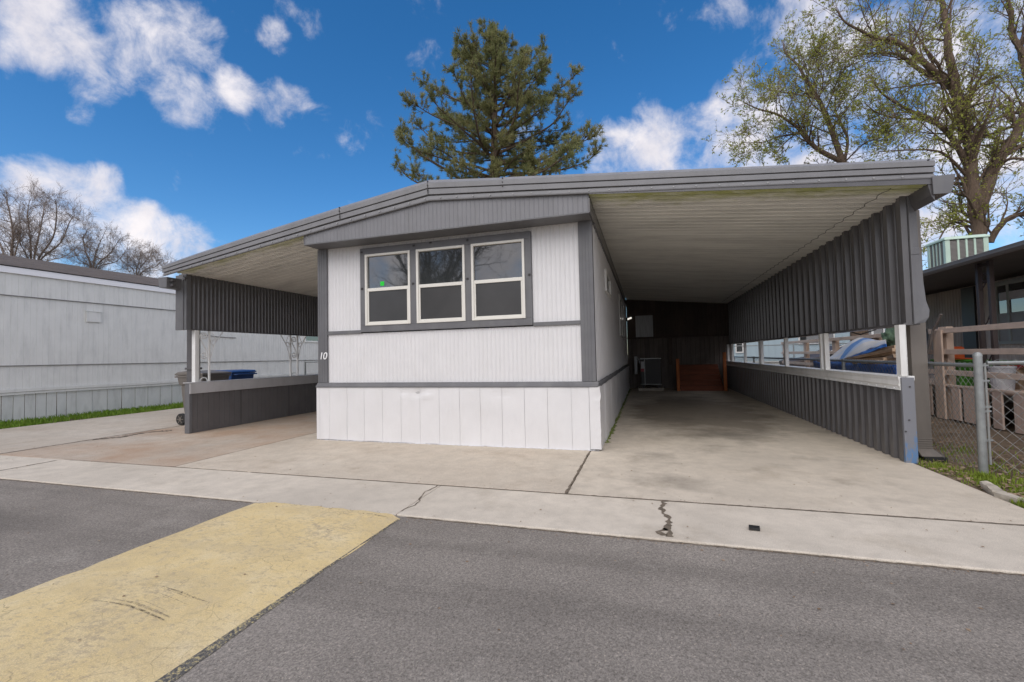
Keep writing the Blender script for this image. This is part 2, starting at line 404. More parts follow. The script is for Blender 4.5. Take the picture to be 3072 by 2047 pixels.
# ------------------------------------------------------------------ ground
g = MB(); g.add([(-900, -900, -.07), (900, -900, -.07), (900, 900, -.07), (-900, 900, -.07)], [(0, 1, 2, 3)])
struct('ground', g, 'ground')
g = MB().box(-70, 70, -14, 3.075, -.06, -.012); struct('road', g, 'asphalt')
def slab(mb, x0, x1, y0, y1, z=0): mb.box(x0, x1, y0, y1, -.06, z)
g = MB()
for a, b in ((-40, -14.2), (-14.19, -7.322), (-7.31, -1.905), (-1.9, 40)): slab(g, a, b, 3.08, 3.866)
struct('gutter_strip', g, 'conc', bev=.008)
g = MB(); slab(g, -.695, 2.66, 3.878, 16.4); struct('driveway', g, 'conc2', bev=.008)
g = MB(); slab(g, -5.34, -.707, 3.878, 6.6, .004); struct('front_pavement', g, 'conc3', bev=.008)
g = MB(); slab(g, -8.74, -5.352, 3.878, 18, -.002); struct('driveway', g, 'conc4', bev=.008)
g = MB(); slab(g, -12.3, -8.752, 3.878, 22, -.004); struct('driveway', g, 'conc5', bev=.008)
g = MB(); slab(g, -40, -13.52, 3.878, 4.8, -.004); struct('pavement', g, 'conc5', bev=.008)
g = MB(); n = 60
def dz(x, y): return .035*mnoise.noise((x*.9, y*.9, 3)) + .015*mnoise.noise((x*3, y*3, 1)) - .015
xs = [2.662+(9.5-2.662)*(i/40)**1.3 for i in range(41)]; ys = [3.87+26*(j/80)**1.5 for j in range(81)]
g.add([(x, y, dz(x, y)*min(1, (x-2.66)*2)-.01) for y in ys for x in xs], [(j*41+i, j*41+i+1, (j+1)*41+i+1, (j+1)*41+i) for j in range(80) for i in range(40)])
struct('dirt_yard', g, 'soil', smooth=True)

def crack(name, pts, w0, w1, z=.0025, step=.05, jag=.018, seed=0):
    rnd = random.Random(seed); A = []; B = []
    for (x0, y0), (x1, y1) in zip(pts, pts[1:]):
        L = math.hypot(x1-x0, y1-y0); nx, ny = -(y1-y0)/L, (x1-x0)/L; n = max(2, int(L/step))
        for i in range(n):
            t = i/n; j = rnd.uniform(-jag, jag); w = rnd.uniform(w0, w1)/2; x = x0+(x1-x0)*t; y = y0+(y1-y0)*t
            A.append((x+nx*(j+w), y+ny*(j+w), z)); B.append((x+nx*(j-w), y+ny*(j-w), z))
    mb = MB().strip(A, B); return struct(name, mb, 'stain')
crack('pavement_crack', [(-1.925, 3.86), (-1.95, 3.6), (-1.86, 3.35), (-1.9, 3.09)], .006, .018, seed=1, jag=.012)
crack('pavement_crack', [(.11, 3.86), (.075, 3.65), (.14, 3.45), (.1, 3.3), (.12, 3.09)], .012, .055, seed=2, step=.03)
crack('pavement_crack', [(.1, 3.26), (.06, 3.2), (.09, 3.1)], .02, .06, seed=12, step=.03)
crack('joint_dirt', [(-4.2, 3.872), (-2.6, 3.874), (-.7, 3.872), (2.6, 3.872)], .012, .03, z=.0015, seed=3, jag=.004, step=.03)
crack('joint_dirt', [(-7.3, 3.87), (-5.3, 3.875), (-4.2, 3.872)], .006, .014, z=.0015, seed=4, jag=.003)
crack('joint_dirt', [(-.701, 3.88), (-.703, 5.6)], .01, .03, z=.0055, seed=5, jag=.006)
crack('joint_dirt', [(-8.746, 3.9), (-8.75, 8.8)], .02, .06, z=.001, seed=6, jag=.01)
crack('joint_dirt', [(-5.346, 3.88), (-5.346, 8)], .01, .02, z=.006, seed=7, jag=.003)
crack('joint_dirt', [(-14, 3.872), (-8.76, 3.872)], .01, .025, z=.001, seed=8, jag=.004)
crack('joint_dirt', [(-7.316, 3.09), (-7.32, 3.86)], .01, .04, z=.002, seed=9, jag=.004)
crack('joint_dirt', [(-14, 3.066), (-3.3, 3.066)], .012, .026, z=-.0105, seed=10, jag=.004, step=.03)
crack('joint_dirt', [(-1.8, 3.066), (9, 3.066)], .012, .03, z=-.0105, seed=11, jag=.005, step=.03)
crack('driveway_crack', [(-.55, 8.7), (.6, 8.6), (1.6, 8.75), (2.55, 8.7)], .004, .012, z=.002, seed=13, jag=.008)
crack('pavement_crack', [(-8.72, 5.0), (-8.5, 5.3), (-8.6, 5.7), (-8.3, 6.0)], .05, .16, z=.001, seed=14, jag=.05, step=.03)
o_ = crack('moss_line', [(-.545, 6.2), (-.535, 9), (-.54, 12.5), (-.54, 16)], .01, .09, z=.002, seed=22, jag=.02, step=.05); o_.data.materials[0] = paint('moss_green', (.16, .2, .04), .95, .4, scale=20)
crack('paint_splash', [(-4.8, 5.655), (-.56, 5.655)], .012, .05, z=.0055, seed=15, jag=.01, step=.03).data.materials[0] = MAT['white']
# speed hump: a low painted rise across the road
t = thing('speed_hump', 'worn yellow painted hump across the dark asphalt road', 'speed hump', (-2.5, 0, 0))
def hump(u): return -.010+.030*min(1, min(u, 1-u)/.16)**.8
xs = [-3.29+1.46*i/30 for i in range(31)]; ys = [-6+9.04*j/90 for j in range(91)]
rnd = random.Random(3); g = MB()
g.add([(x+(.03*mnoise.noise((y*3, i, 0))+.025*mnoise.noise((y*14, i, 4)) if i in (0, 30) else 0), y+(.035*mnoise.noise((x*9, 7, 0)) if j == 90 else 0), hump(i/30)) for j, y in enumerate(ys) for i, x in enumerate(xs)], [(j*31+i, j*31+i+1, (j+1)*31+i+1, (j+1)*31+i) for j in range(90) for i in range(30)])
build('painted_top', g, 'yellow', t, smooth=True)
g = MB(); A = []; B = []
for j in range(181):
    y = -6+9.0*j/180; f = max(0, min(1, (2.2-y)/1.2))
    A.append((-1.84, y, -.0055)); B.append((-1.84+.010+.07*f+.012*mnoise.noise((y*14, 0, 5)), y, -.0095))
g.strip(A, B); build('chipped_edge', g, 'yedge', t)
g = MB()                                         # black tyre scuffs
rnd = random.Random(5)
def scuff(pts, n, w, spread):
    g = MB()
    for k in range(n):
        A = []; B = []; oy = rnd.uniform(-spread, spread); ww = w*rnd.uniform(.3, 1); lo = rnd.uniform(0, .25); hi = rnd.uniform(.75, 1); m_ = 40
        for i in range(m_+1):
            t_ = (lo+(hi-lo)*i/m_)*(len(pts)-1); q = min(len(pts)-2, int(t_)); f = t_-q
            x = pts[q][0]+(pts[q+1][0]-pts[q][0])*f; y = pts[q][1]+(pts[q+1][1]-pts[q][1])*f+oy
            j = rnd.uniform(.4, 1)*ww*math.sin(PI*(i+.5)/(m_+1)); z = hump(max(0, min(1, (x+3.29)/1.46)))+.002
            A.append((x, y+j, z)); B.append((x, y-j, z))
        g.strip(A, B)
    scuffs.append(g)
scuffs = []
scuff([(-2.673, 1.751), (-2.524, 1.761), (-2.356, 1.741), (-2.215, 1.713), (-2.08, 1.698)], 3, .010, .012)
scuff([(-2.782, 1.578), (-2.612, 1.591), (-2.49, 1.592), (-2.34, 1.573), (-2.19, 1.548), (-2.087, 1.523)], 4, .011, .014)
scuff([(-2.6, 1.66), (-2.45, 1.665), (-2.3, 1.64), (-2.1, 1.60)], 4, .006, .05)
scuff([(-2.35, 2.65), (-2.2, 2.66), (-2.05, 2.62)], 3, .008, .03)
scuff([(-2.2, 3.0), (-2.0, 2.98), (-1.9, 2.99)], 2, .01, .01)
def mat_scuff():
    m, nt, b = newmat('tyre_scuff'); v = coords(nt)
    a = ramp(nt, noise(nt, v, 60, 4, .8), [(.40, (0, 0, 0)), (.66, (.62,)*3)])
    b.inputs['Base Color'].default_value = (.17, .15, .12, 1); b.inputs['Roughness'].default_value = .9
    nt.links.new(a, b.inputs['Alpha']); return m
MAT['scuff'] = mat_scuff(); [build('tyre_scuff', q_, 'scuff', t) for q_ in scuffs]

# ------------------------------------------------------------------ the mobile home
Y0 = 5.724; XL, XR = -4.862, -.615; HB = 16.6
home = thing('mobile_home', 'white ribbed mobile home with gray trim, triple window and number 10', 'mobile home', (-2.74, Y0, 0))
def gtop(x): return lerp([(-4.83, 3.09), (-2.745, 3.375), (-.60, 3.14)], x)
m = sheet_y(Y0+.012, -1, -4.70, -.785, 1.655, 2.955, .0615, RIB); m.v += []
build('upper_wall', m, 'white', home, solid=.003)
m = sheet_y(Y0+.012, -1, -4.70, -.785, .87, 1.61, .0615, RIB); build('lower_wall', m, 'white', home, solid=.003)
SR = [(0, 0), (.25, 0), (.32, .006), (.42, .006), (.5, 0)]
m = sheet_x(XR, 1, Y0+.09, HB, .84, 2.96, .2, SR); build('side_wall', m, 'white', home, solid=.003)
m = MB().box(XL, XL+.02, Y0+.05, HB, .84, 2.96); build('side_wall', m, 'white', home)
m = MB().box(XL+.02, XR-.02, HB-.1, HB, .05, 2.94); build('rear_wall', m, 'white', home)
m = MB().box(XL, -4.694, Y0-.022, Y0+.05, .872, 2.945)
for x in (-4.83, -4.79, -4.745): m.box(x-.004, x+.004, Y0-.026, Y0-.022, .873, 2.944)
build('corner_trim', m, 'gray', home, bev=.004)
m = MB().box(-.788, XR+.006, Y0-.022, Y0+.09, .872, 2.945)
for x in (-.74, -.70, -.66): m.box(x-.004, x+.004, Y0-.026, Y0-.022, .873, 2.944)
build('corner_trim', m, 'gray', home, bev=.004)
for a, b in ((-4.692, -4.085), (-1.418, -.79)): build('belt_trim', MB().box(a, b, Y0-.016, Y0+.012, 1.607, 1.66), 'gray', home, bev=.004)
m = MB().prism([(XL-.012, Y0+.03, .87), (XL-.012, Y0-.032, .868), (XL-.012, Y0-.036, .848), (XL-.012, Y0-.066, .82), (XL-.012, Y0-.066, .80), (XL-.012, Y0-.03, .80)], (XR-XL+.05, 0, 0))
build('bottom_trim', m, 'gray', home, bev=.003)
m = MB()
pr = random.Random(4); pts = []
for i in range(56):
    y = Y0+.02+i*.195; pts.append((XR+.032+pr.uniform(-.006, .006), y, .838-.004*math.sin(i*.9)+pr.uniform(-.006, .006)))
m.tube(pts, .022, 5); m.strip([(p[0]-.01, p[1], p[2]+.03) for p in pts], [(p[0]+.022, p[1], p[2]-.03) for p in pts])
build('side_trim', m, 'gray', home)
# skirting: dented painted sheets with thin seams
seams = [-4.87, -4.811, -4.635, -4.319, -4.018, -3.709, -3.4, -3.096, -2.794, -2.484, -2.178, -1.865, -1.551, -1.239, -.927, -.70]
def dent(x, z, c): return sum(a*math.exp(-((x-cx)/w)**2-((z-cz)/h)**2) for cx, cz, w, h, a in c)
DF = [(-3.35, .74, .09, .05, .012), (-3.12, .72, .12, .06, .016), (-3.0, .68, .1, .05, -.012), (-2.2, .3, .3, .2, .008), (-1.4, .4, .3, .3, -.008), (-4.72, .45, .05, .2, .012), (-4.3, .6, .12, .1, .006), (-.85, .5, .08, .2, .008), (-2.6, .55, .1, .2, -.006), (-1.85, .7, .15, .05, .006)]
for i, (a, b) in enumerate(zip(seams, seams[1:])):
    m = MB(); nx, nz = 10, 20; a2 = a+.0018; b2 = b-.0018; tilt = pr.uniform(-.003, .003)
    base = lambda x: .006-.004*(x+2.7)+.008*mnoise.noise((x*4, 0, 0))
    vs = []
    for k in range(nz+1):
        for j in range(nx+1):
            x = a2+(b2-a2)*j/nx; z = base(x)+(.805-base(x))*k/nz
            vs.append((x, Y0-.052+tilt*(j/nx-.5)+dent(x, z, DF)+.003*mnoise.noise((x*3, z*3, 2)), z))
    m.add(vs, [(k*(nx+1)+j, k*(nx+1)+j+1, (k+1)*(nx+1)+j+1, (k+1)*(nx+1)+j) for k in range(nz) for j in range(nx)])
    m.add([(a2, Y0-.03, .0), (a2, Y0-.03, .8), (a2, Y0-.052, .8), (a2, Y0-.052, 0)], [(0, 1, 2, 3)])
    build('skirt_panel', m, 'white', home, smooth=False, solid=.002)
m = MB().box(XL+.02, XR-.03, Y0-.04, Y0-.02, -.01, .80); build('skirt_backing', m, 'cap', home)
# corner piece with crumpled edge
m = MB(); A = []; B = []; C_ = []
for k in range(41):
    z = .02+.79*k/40; cr = .012*mnoise.noise((0, z*14, 4))+.01*math.exp(-((z-.7)/.05)**2)
    A.append((-.697, Y0-.056, z)); B.append((-.565+cr, Y0-.06+cr*.6, z)); C_.append((-.563, Y0+.08, z))
m.strip(A, B).strip(B, C_); build('skirt_corner', m, 'white', home, solid=.003)
m = MB(); nx, nz = 120, 10; vs = []
for k in range(nz+1):
    for j in range(nx+1):
        y = Y0+.08+(HB-Y0-.08)*j/nx; z = .8*k/nz
        vs.append((-.57+.008*mnoise.noise((y*1.7, z*2, 7))+(.012 if int((y-Y0)/.62) % 2 else 0)*1, y, z))
m.add(vs, [(k*(nx+1)+j, k*(nx+1)+j+1, (k+1)*(nx+1)+j+1, (k+1)*(nx+1)+j) for k in range(nz) for j in range(nx)])
build('side_skirt', m, 'white', home, solid=.002)
m = MB().box(XL-.005, XL+.015, Y0+.0, HB, 0, .8); build('side_skirt', m, 'white', home)
# gable with overhang
YG = 5.39; GX0, GX1 = -4.827, -.602
c = corr(GX0, GX1, .0615, [(0, 0), (.4, 0), (.5, .004), (.6, 0)])
m = MB().strip([(x, YG-d, 2.952) for x, d in c], [(x, YG-d, gtop(x)+.06) for x, d in c]); build('gable', m, 'gray_l', home, solid=.003)
m = MB().box(GX0, GX1, YG+.004, Y0+.06, 2.946, 2.962); m.box(GX0-.003, GX1+.003, YG-.010, YG+.012, 2.938, 2.958); build('gable_soffit', m, 'gray', home, bev=.003)
m = MB().box(GX1-.01, GX1+.012, YG-.006, HB, 2.945, 3.125).box(GX1-.06, GX1+.02, Y0+.1, HB, 2.925, 2.945); build('side_beam', m, 'gray_d', home, bev=.003)
m = MB().box(GX0-.012, GX0+.01, YG-.006, HB, 2.945, 3.075); build('side_beam', m, 'gray_d', home, bev=.003)
# triple window
sx0, sx1, sz0, sz1 = -4.083, -1.421, 1.624, 2.889
WX = [(-3.995, -3.235), (-3.135, -2.377), (-2.28, -1.513)]; WZ0, WZ1 = 1.72, 2.79
m = MB()
m.box(sx0, sx1, Y0-.03, Y0+.02, sz0, WZ0).box(sx0, sx1, Y0-.03, Y0+.02, WZ1, sz1)
ed = [sx0]+[v for w in WX for v in w]+[sx1]
for i in range(0, len(ed), 2): m.box(ed[i]+.0004, ed[i+1]-.0004, Y0-.0297, Y0+.02, WZ0+.0003, WZ1-.0003)
sur = build('window_surround', m, 'gray', home, bev=.004)
for x, z in ((-4.05, 2.83), (-3.17, 2.85), (-2.33, 2.85), (-1.45, 2.3), (-4.05, 2.28), (-3.19, 2.30), (-2.34, 2.31), (-2.9, 2.87)):
    build('clip', MB().box(x-.016, x+.016, Y0-.04, Y0-.03, z-.012, z+.012).cyl((x, Y0-.05, z), (x, Y0-.035, z), .008, 6), 'screwd', sur)
for i, (a, b) in enumerate(WX):
    m = MB(); t_ = .034; yf = Y0-.042
    zr = 2.255
    m.box(a, a+t_, yf, Y0+.03, WZ0, WZ1).box(b-t_, b, yf, Y0+.03, WZ0, WZ1)
    m.box(a+t_, b-t_, yf+.001, Y0+.03, WZ1-t_, WZ1).box(a+t_, b-t_, yf+.001, Y0+.03, WZ0, WZ0+t_*.9)
    w = build('window', m, 'vinyl', home, bev=.004)
    m = MB(); s = .024                     # lower sash sits proud, with its own frame and meeting rail
    m.box(a+t_, a+t_+s, yf+.012, Y0, WZ0+t_*.9, zr-.026).box(b-t_-s, b-t_, yf+.012, Y0, WZ0+t_*.9, zr-.026)
    m.box(a+t_, b-t_, yf+.010, Y0, zr-.026, zr+.022).box(a+t_+s, b-t_-s, yf+.013, Y0, WZ0+t_*.9, WZ0+t_*.9+s)
    build('sash', m, 'vinyl', w, bev=.003)
    m = MB().box(a+t_-.002, b-t_+.002, Y0-.004, Y0+.002, zr+.02, WZ1-t_+.003)
    build('pane', m, 'pane', w)
    m = MB().box(a+t_+s-.002, b-t_-s+.002, Y0-.016, Y0-.012, WZ0+t_*.9+s-.002, zr-.024)
    p = build('pane', m, 'screen', w); p['label'] = 'screened lower pane'
    if i == 0:
        m = MB().box(-3.75, -3.685, Y0-.007, Y0-.0045, 2.307, 2.37); build('sticker', m, 'sticker', w)
m = MB().box(-4.0, -3.9, Y0+.01, Y0+.012, 1.7, 2.8)
# house number
fc = bpy.data.curves.new('house_number', 'FONT'); fc.body = '10'; fc.size = .155; fc.extrude = .004; fc.shear = .18; fc.space_character = .92
fo = bpy.data.objects.new('house_number', fc); COL.objects.link(fo)
bpy.context.view_layer.update()
me = bpy.data.meshes.new_from_object(fo.evaluated_get(bpy.context.evaluated_depsgraph_get())); bpy.data.objects.remove(fo)
me.materials.clear(); me.materials.append(MAT['number'])
no = bpy.data.objects.new('house_number', me); COL.objects.link(no); no.parent = home
no.rotation_euler = (PI/2, 0, 0); no.location = Vector((-4.842, Y0-.0275, 1.232))-home.location
# side windows under the carport
for y0, y1, z0, z1 in ((7.5, 8.5, 2.27, 2.64), (11.6, 14.1, 1.68, 2.76)):
    m = MB(); x = XR+.002; f = .05
    m.box(x, x+.035, y0, y0+f, z0, z1).box(x, x+.035, y1-f, y1, z0, z1).box(x, x+.034, y0+f, y1-f, z0, z0+f).box(x, x+.034, y0+f, y1-f, z1-f, z1)
    if y1-y0 > 2: m.box(x, x+.034, (y0+y1)/2-.03, (y0+y1)/2+.03, z0+f, z1-f)
    w = build('side_window', m, 'trimwhite', home, bev=.003)
    build('pane', MB().box(x-.001, x+.012, y0+f-.004, y1-f+.004, z0+f-.004, z1-f+.004), 'pane', w)
m = MB().tube([(XR+.05, 15.9, 2.42), (XR+.2, 15.9, 2.47)], .03, 8); build('porch_lamp', m, 'lamp', home)
m = MB().box(XR, XR+.06, 15.84, 15.96, 2.36, 2.48); build('lamp_base', m, 'black', home)
# roof and fascia
FT = [(-7.66, 2.868), (-7.0, 2.985), (-5.6, 3.215), (-4.2, 3.428), (-2.741, 3.632), (-1.65, 3.515), (2.79, 3.079)]
FBt = [(-7.66, 2.688), (-7.0, 2.78), (-5.6, 2.975), (-4.2, 3.165), (-2.741, 3.347), (-1.65, 3.262), (2.79, 2.886)]
YF = 5.33
PROF = [(.0, .05), (.0, .022), (.05, .018), (.21, .018), (.22, .045), (.27, .045), (.28, .004), (.52, .0), (.535, .02), (.565, .02), (.58, -.006), (.82, -.01), (.84, -.004), (1., .03), (1., .06), (.9, .06), (.3, .06)]
def fascia(x0, x1, name='fascia', dy=0, grow=0.):
    xs = sorted({x0, x1, *[x for x, _ in FT if x0 < x < x1]})
    m = MB(); n = len(PROF); vs = []
    for x in xs:
        b, t_ = lerp(FBt, x), lerp(FT, x)
        for f, d in PROF: vs.append((x, YF+d-dy, b+(t_-b)*(f+(f-.5)*grow)))
    fs = [(i*n+k, i*n+(k+1) % n, (i+1)*n+(k+1) % n, (i+1)*n+k) for i in range(len(xs)-1) for k in range(n)]
    fs += [tuple(range(n))[::-1], tuple(range((len(xs)-1)*n, len(xs)*n))]
    return m.add(vs, fs)
f1 = build('fascia', fascia(-7.66, -1.665), 'gray_f', home)
f2 = build('fascia', fascia(-1.70, 2.79, dy=.006, grow=.02), 'gray_f', home)
for f_, xs in ((f1, [-7.5+.235*i for i in range(25)]), (f2, [-1.55+.24*i for i in range(18)])):
    for x in xs:
        b, t_ = lerp(FBt, x), lerp(FT, x); z = b+.115*(t_-b)
        build('screw', MB().cyl((x, YF+.006, z), (x, YF+.02, z), .0095, 7), 'screw', f_)
for x, k in ((-4.15, .9), (-4.15, .7), (-2.741, .9), (-2.741, .68), (-2.741, .45), (-1.68, .92), (-1.68, .7), (-1.68, .5), (2.74, .9)):
    b, t_ = lerp(FBt, x), lerp(FT, x); build('fastener', MB().cyl((x, YF-.022, b+k*(t_-b)), (x, YF, b+k*(t_-b)), .008, 6), 'screwd', f1 if x < 2 else f2)
for x in (-4.15, -2.741):
    b, t_ = lerp(FBt, x), lerp(FT, x); build('splice', MB().box(x-.003, x+.003, YF-.0125, YF+.01, b+.3*(t_-b), b+.86*(t_-b)), 'screwd', f1)
RT = lambda x: lerp(FT, x)-.03
m = MB(); xs = [GX0-.1, -4.2, -2.741, -1.65, GX1+.1]
m.prism([(x, YF+.065, RT(x)) for x in xs]+[(x, YF+.065, RT(x)-.06) for x in xs[::-1]], (0, HB+.5-YF, 0)); build('roof', m, 'gray_l', home)

# ------------------------------------------------------------------ carport on the right
cr = thing('carport', 'open carport right of the white home, with tall ribbed gray side panel', 'carport', (1.1, Y0, 0))
PANP = [(0, 0), (.30, .0), (.36, .014), (.46, .014), (.52, 0), (.78, 0), (.79, .04), (.93, .04), (.94, 0)]
def soffit(x0, x1, z0, z1, ya, yb):
    c = corr(ya, yb, .155, PANP)
    return MB().strip([(x0, y, z0+d) for y, d in c], [(x1, y, z1+d) for y, d in c])
SZ = lambda x: 3.165-.098*(x+.6)
m = soffit(-.598, 2.795, SZ(-.598), SZ(2.795), YF+.03, HB); build('ceiling', m, 'soffit', cr, solid=.002)
m = MB().prism([(-.5, YF+.066, RT(-.5)), (2.79, YF+.066, RT(2.79)), (2.79, YF+.066, RT(2.79)-.02), (-.5, YF+.066, RT(-.5)-.02)], (0, HB+.5-YF, 0)); build('roof', m, 'gray_l', cr)
BOX = [(0, 0), (.46, 0), (.52, .035), (.78, .035), (.84, 0)]
m = sheet_x(2.735, -1, 5.73, HB, 1.47, 2.862, .28, [(0, 0), (.05, .048), (.30, .048), (.42, .004), (.54, .004), (.56, .012), (.64, .012), (.66, .004), (.76, .004), (.78, .012), (.86, .012), (.88, 0)])
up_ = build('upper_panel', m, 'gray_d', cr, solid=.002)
m = MB().box(2.745, 2.80, 5.75, HB, 1.49, 2.84); build('panel_back', m, 'gray_d', up_)
m = MB().box(2.655, 2.80, 5.725, HB, 1.452, 1.478); build('bottom_channel', m, 'gray_d', up_, bev=.002)
m = MB().prism([(2.738, 5.70, 1.46), (2.83, 5.70, 1.472), (2.862, 5.69, 1.53), (2.87, 5.69, 1.60), (2.85, 5.70, 1.70), (2.832, 5.70, 1.95), (2.828, 5.70, 2.18), (2.812, 5.70, 2.2), (2.805, 5.70, 2.86), (2.738, 5.70, 2.86)], (0, .03, 0))
m.box(2.736, 2.815, 5.694, 5.70, 2.2, 2.27)
build('corner_flashing', m, 'gray', up_, bev=.004)
LOWP = [(0, 0), (.06, .03), (.42, .03), (.54, 0), (.72, .0), (.75, .006), (.82, .006), (.85, 0)]
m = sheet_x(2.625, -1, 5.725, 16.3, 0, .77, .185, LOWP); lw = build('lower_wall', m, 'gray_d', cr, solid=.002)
m = MB().box(2.63, 2.69, 5.74, 16.3, .0, .86); build('wall_core', m, 'gray_d', lw)
m = MB().prism([(2.57, 5.715, .765), (2.588, 5.715, .765), (2.585, 5.715, .80), (2.575, 5.715, .815), (2.582, 5.715, .86), (2.572, 5.715, .905), (2.72, 5.715, .911), (2.72, 5.715, .865), (2.6, 5.715, .862), (2.6, 5.715, .76)], (0, 10.55, 0))
cp = build('wall_cap', m, 'trimwhite', cr)
for i in range(54): build('screw', MB().cyl((2.568, 5.8+.19*i, .782), (2.58, 5.8+.19*i, .782), .007, 6), 'number', cp)
m = MB().box(2.594, 2.705, 5.688, 5.722, -.005, .896)
ep = build('end_post', m, 'flange', cr, bev=.004)
for x, z in ((2.66, .8), (2.64, .45), (2.605, .33)): build('bolt', MB().cyl((x, 5.678, z), (x, 5.69, z), .008, 6), 'screwd', ep)
for y, w in ((5.70, .09), (7.76, .075), (7.92, .06), (9.74, .07), (11.64, .06), (11.78, .06), (13.45, .06), (15.3, .06), (16.05, .06)):
    m = MB().box(2.60, 2.652, y, y+w, .907, 1.458)
    m.box(2.645, 2.665, y+.01, y+w-.01, .9075, 1.457)
    if w == .09:
        for k in range(22): m.cyl((2.656, y-.001, .93+.024*k), (2.656, y+.002, .93+.024*k), .004, 5)
    build('opening_post', m, 'trimwhite', cr, bev=.003)
build('ceiling_seam', MB().tube([(2.47+.018*math.sin(y*22), y, SZ(2.47)-.002-.004*abs(math.sin(y*22))) for y in [5.45+.035*i for i in range(300)]], .0032, 4), 'screwd', cr)
gt = build('gutter', MB().prism([(2.795, 5.345, 2.895), (2.795, 5.345, 2.725), (2.91, 5.345, 2.72), (2.95, 5.345, 2.86), (2.95, 5.345, 2.9), (2.93, 5.345, 2.9), (2.9, 5.345, 2.74), (2.81, 5.345, 2.74), (2.81, 5.345, 2.895)], (0, 11.2, 0)), 'gray_d', cr)
build('end_cap', MB().prism([(2.77, 5.335, 2.9), (2.775, 5.335, 2.722), (2.912, 5.335, 2.716), (2.957, 5.335, 2.9)], (0, .012, 0)), 'gray', gt)
m = MB().prism([(2.74, 5.36, 2.88), (2.795, 5.36, 2.89), (2.795, 5.36, 2.66), (2.765, 5.36, 2.72), (2.75, 5.36, 2.8)], (0, .6, 0)); build('gutter_bracket', m, 'gray_d', gt)
m = MB().box(2.838, 2.985, 6.0, 6.12, .1, 2.75)
for z in (.1, .125, .15, .175, .2): m.box(2.834, 2.989, 5.996, 6.124, z, z+.012)
m.prism([(2.838, 6.0, .1), (2.985, 6.0, .1), (3.04, 5.9, .055), (3.04, 5.9, .03), (2.838, 5.9, .03)], (0, .16, 0))
build('downspout', m, 'brownpaint', cr, bev=.004)
build('outlet_shadow', MB().box(2.85, 3.05, 5.88, 6.04, -.02, .03), 'black', cr)  # black slab added as the shadow below the downspout outlet

m = MB(); xs = [-.595, .5, 1.6, 2.79]
m.prism([(x, 5.353, SZ(x)-.006) for x in xs]+[(x, 5.353, lerp(FBt, x)+.10) for x in xs[::-1]], (0, .006, 0)); build('closure_strip', m, 'gray_d', cr)
# ------------------------------------------------------------------ carport on the left
cl = thing('carport', 'low carport left of the white home, with scrollwork posts on a half wall', 'carport', (-6.2, Y0, 0))
LZ = lambda x: 2.785+.136*(x+7.6)
m = soffit(-7.68, GX0-.004, LZ(-7.68), LZ(GX0), YF+.03, HB); build('ceiling', m, 'soffit', cl, solid=.002)
m = MB().prism([(-7.66, YF+.066, RT(-7.66)), (-4.9, YF+.066, RT(-4.9)), (-4.9, YF+.066, RT(-4.9)-.02), (-7.66, YF+.066, RT(-7.66)-.02)], (0, HB+.5-YF, 0)); build('roof', m, 'gray_l', cl)
m = MB(); xs = [-7.65, -6.7, -5.8, -4.835]
m.prism([(x, 5.353, LZ(x)-.006) for x in xs]+[(x, 5.353, lerp(FBt, x)+.10) for x in xs[::-1]], (0, .006, 0)); build('closure_strip', m, 'gray_d', cl)
m = sheet_x(-7.655, 1, 5.76, HB, 1.815, 2.775, .081, [(0, 0), (.2, .004), (.35, .018), (.6, .018), (.75, .004), (.95, 0)])
up_ = build('upper_panel', m, 'gray_d', cl, solid=.002)
build('panel_back', MB().box(-7.85, -7.66, 5.745, HB, 1.82, 2.79), 'gray_d', up_)
build('end_flashing', MB().box(-7.865, -7.688, 5.70, 5.745, 1.80, 2.76).box(-7.688, -7.63, 5.715, 5.80, 1.801, 2.759), 'gray', up_, bev=.004)
build('bottom_channel', MB().box(-7.68, -7.625, 5.80, HB, 1.80, 1.818), 'gray_d', up_)
m = sheet_x(-7.605, -1, 5.80, 16.3, 0, .69, .105, [(0, 0), (.86, 0), (.88, .006), (.98, .006)])
lw = build('lower_wall', m, 'grooved', cl, solid=.002)
build('wall_core', MB().box(-7.70, -7.615, 5.80, 16.3, 0, .78), 'grooved', lw)
for y in (6.775, 7.99): build('seam', MB().box(-7.609, -7.6025, y, y+.01, .0, .68), 'black', lw)
build('end_post', MB().box(-7.70, -7.59, 5.745, 5.795, 0, .866), 'gray', cl, bev=.004)
build('wall_cap', MB().box(-7.73, -7.575, 5.735, 16.3, .868, .882).box(-7.602, -7.575, 5.748, 16.3, .684, .867), 'cap', cl, bev=.003)
def spiral(cy, cz, r, a0, turns, n=26, shrink=.22):
    return [(-7.655, cy+r*(1-(1-shrink)*i/n)*math.cos(a0+turns*2*PI*i/n), cz+r*(1-(1-shrink)*i/n)*math.sin(a0+turns*2*PI*i/n)) for i in range(n+1)]
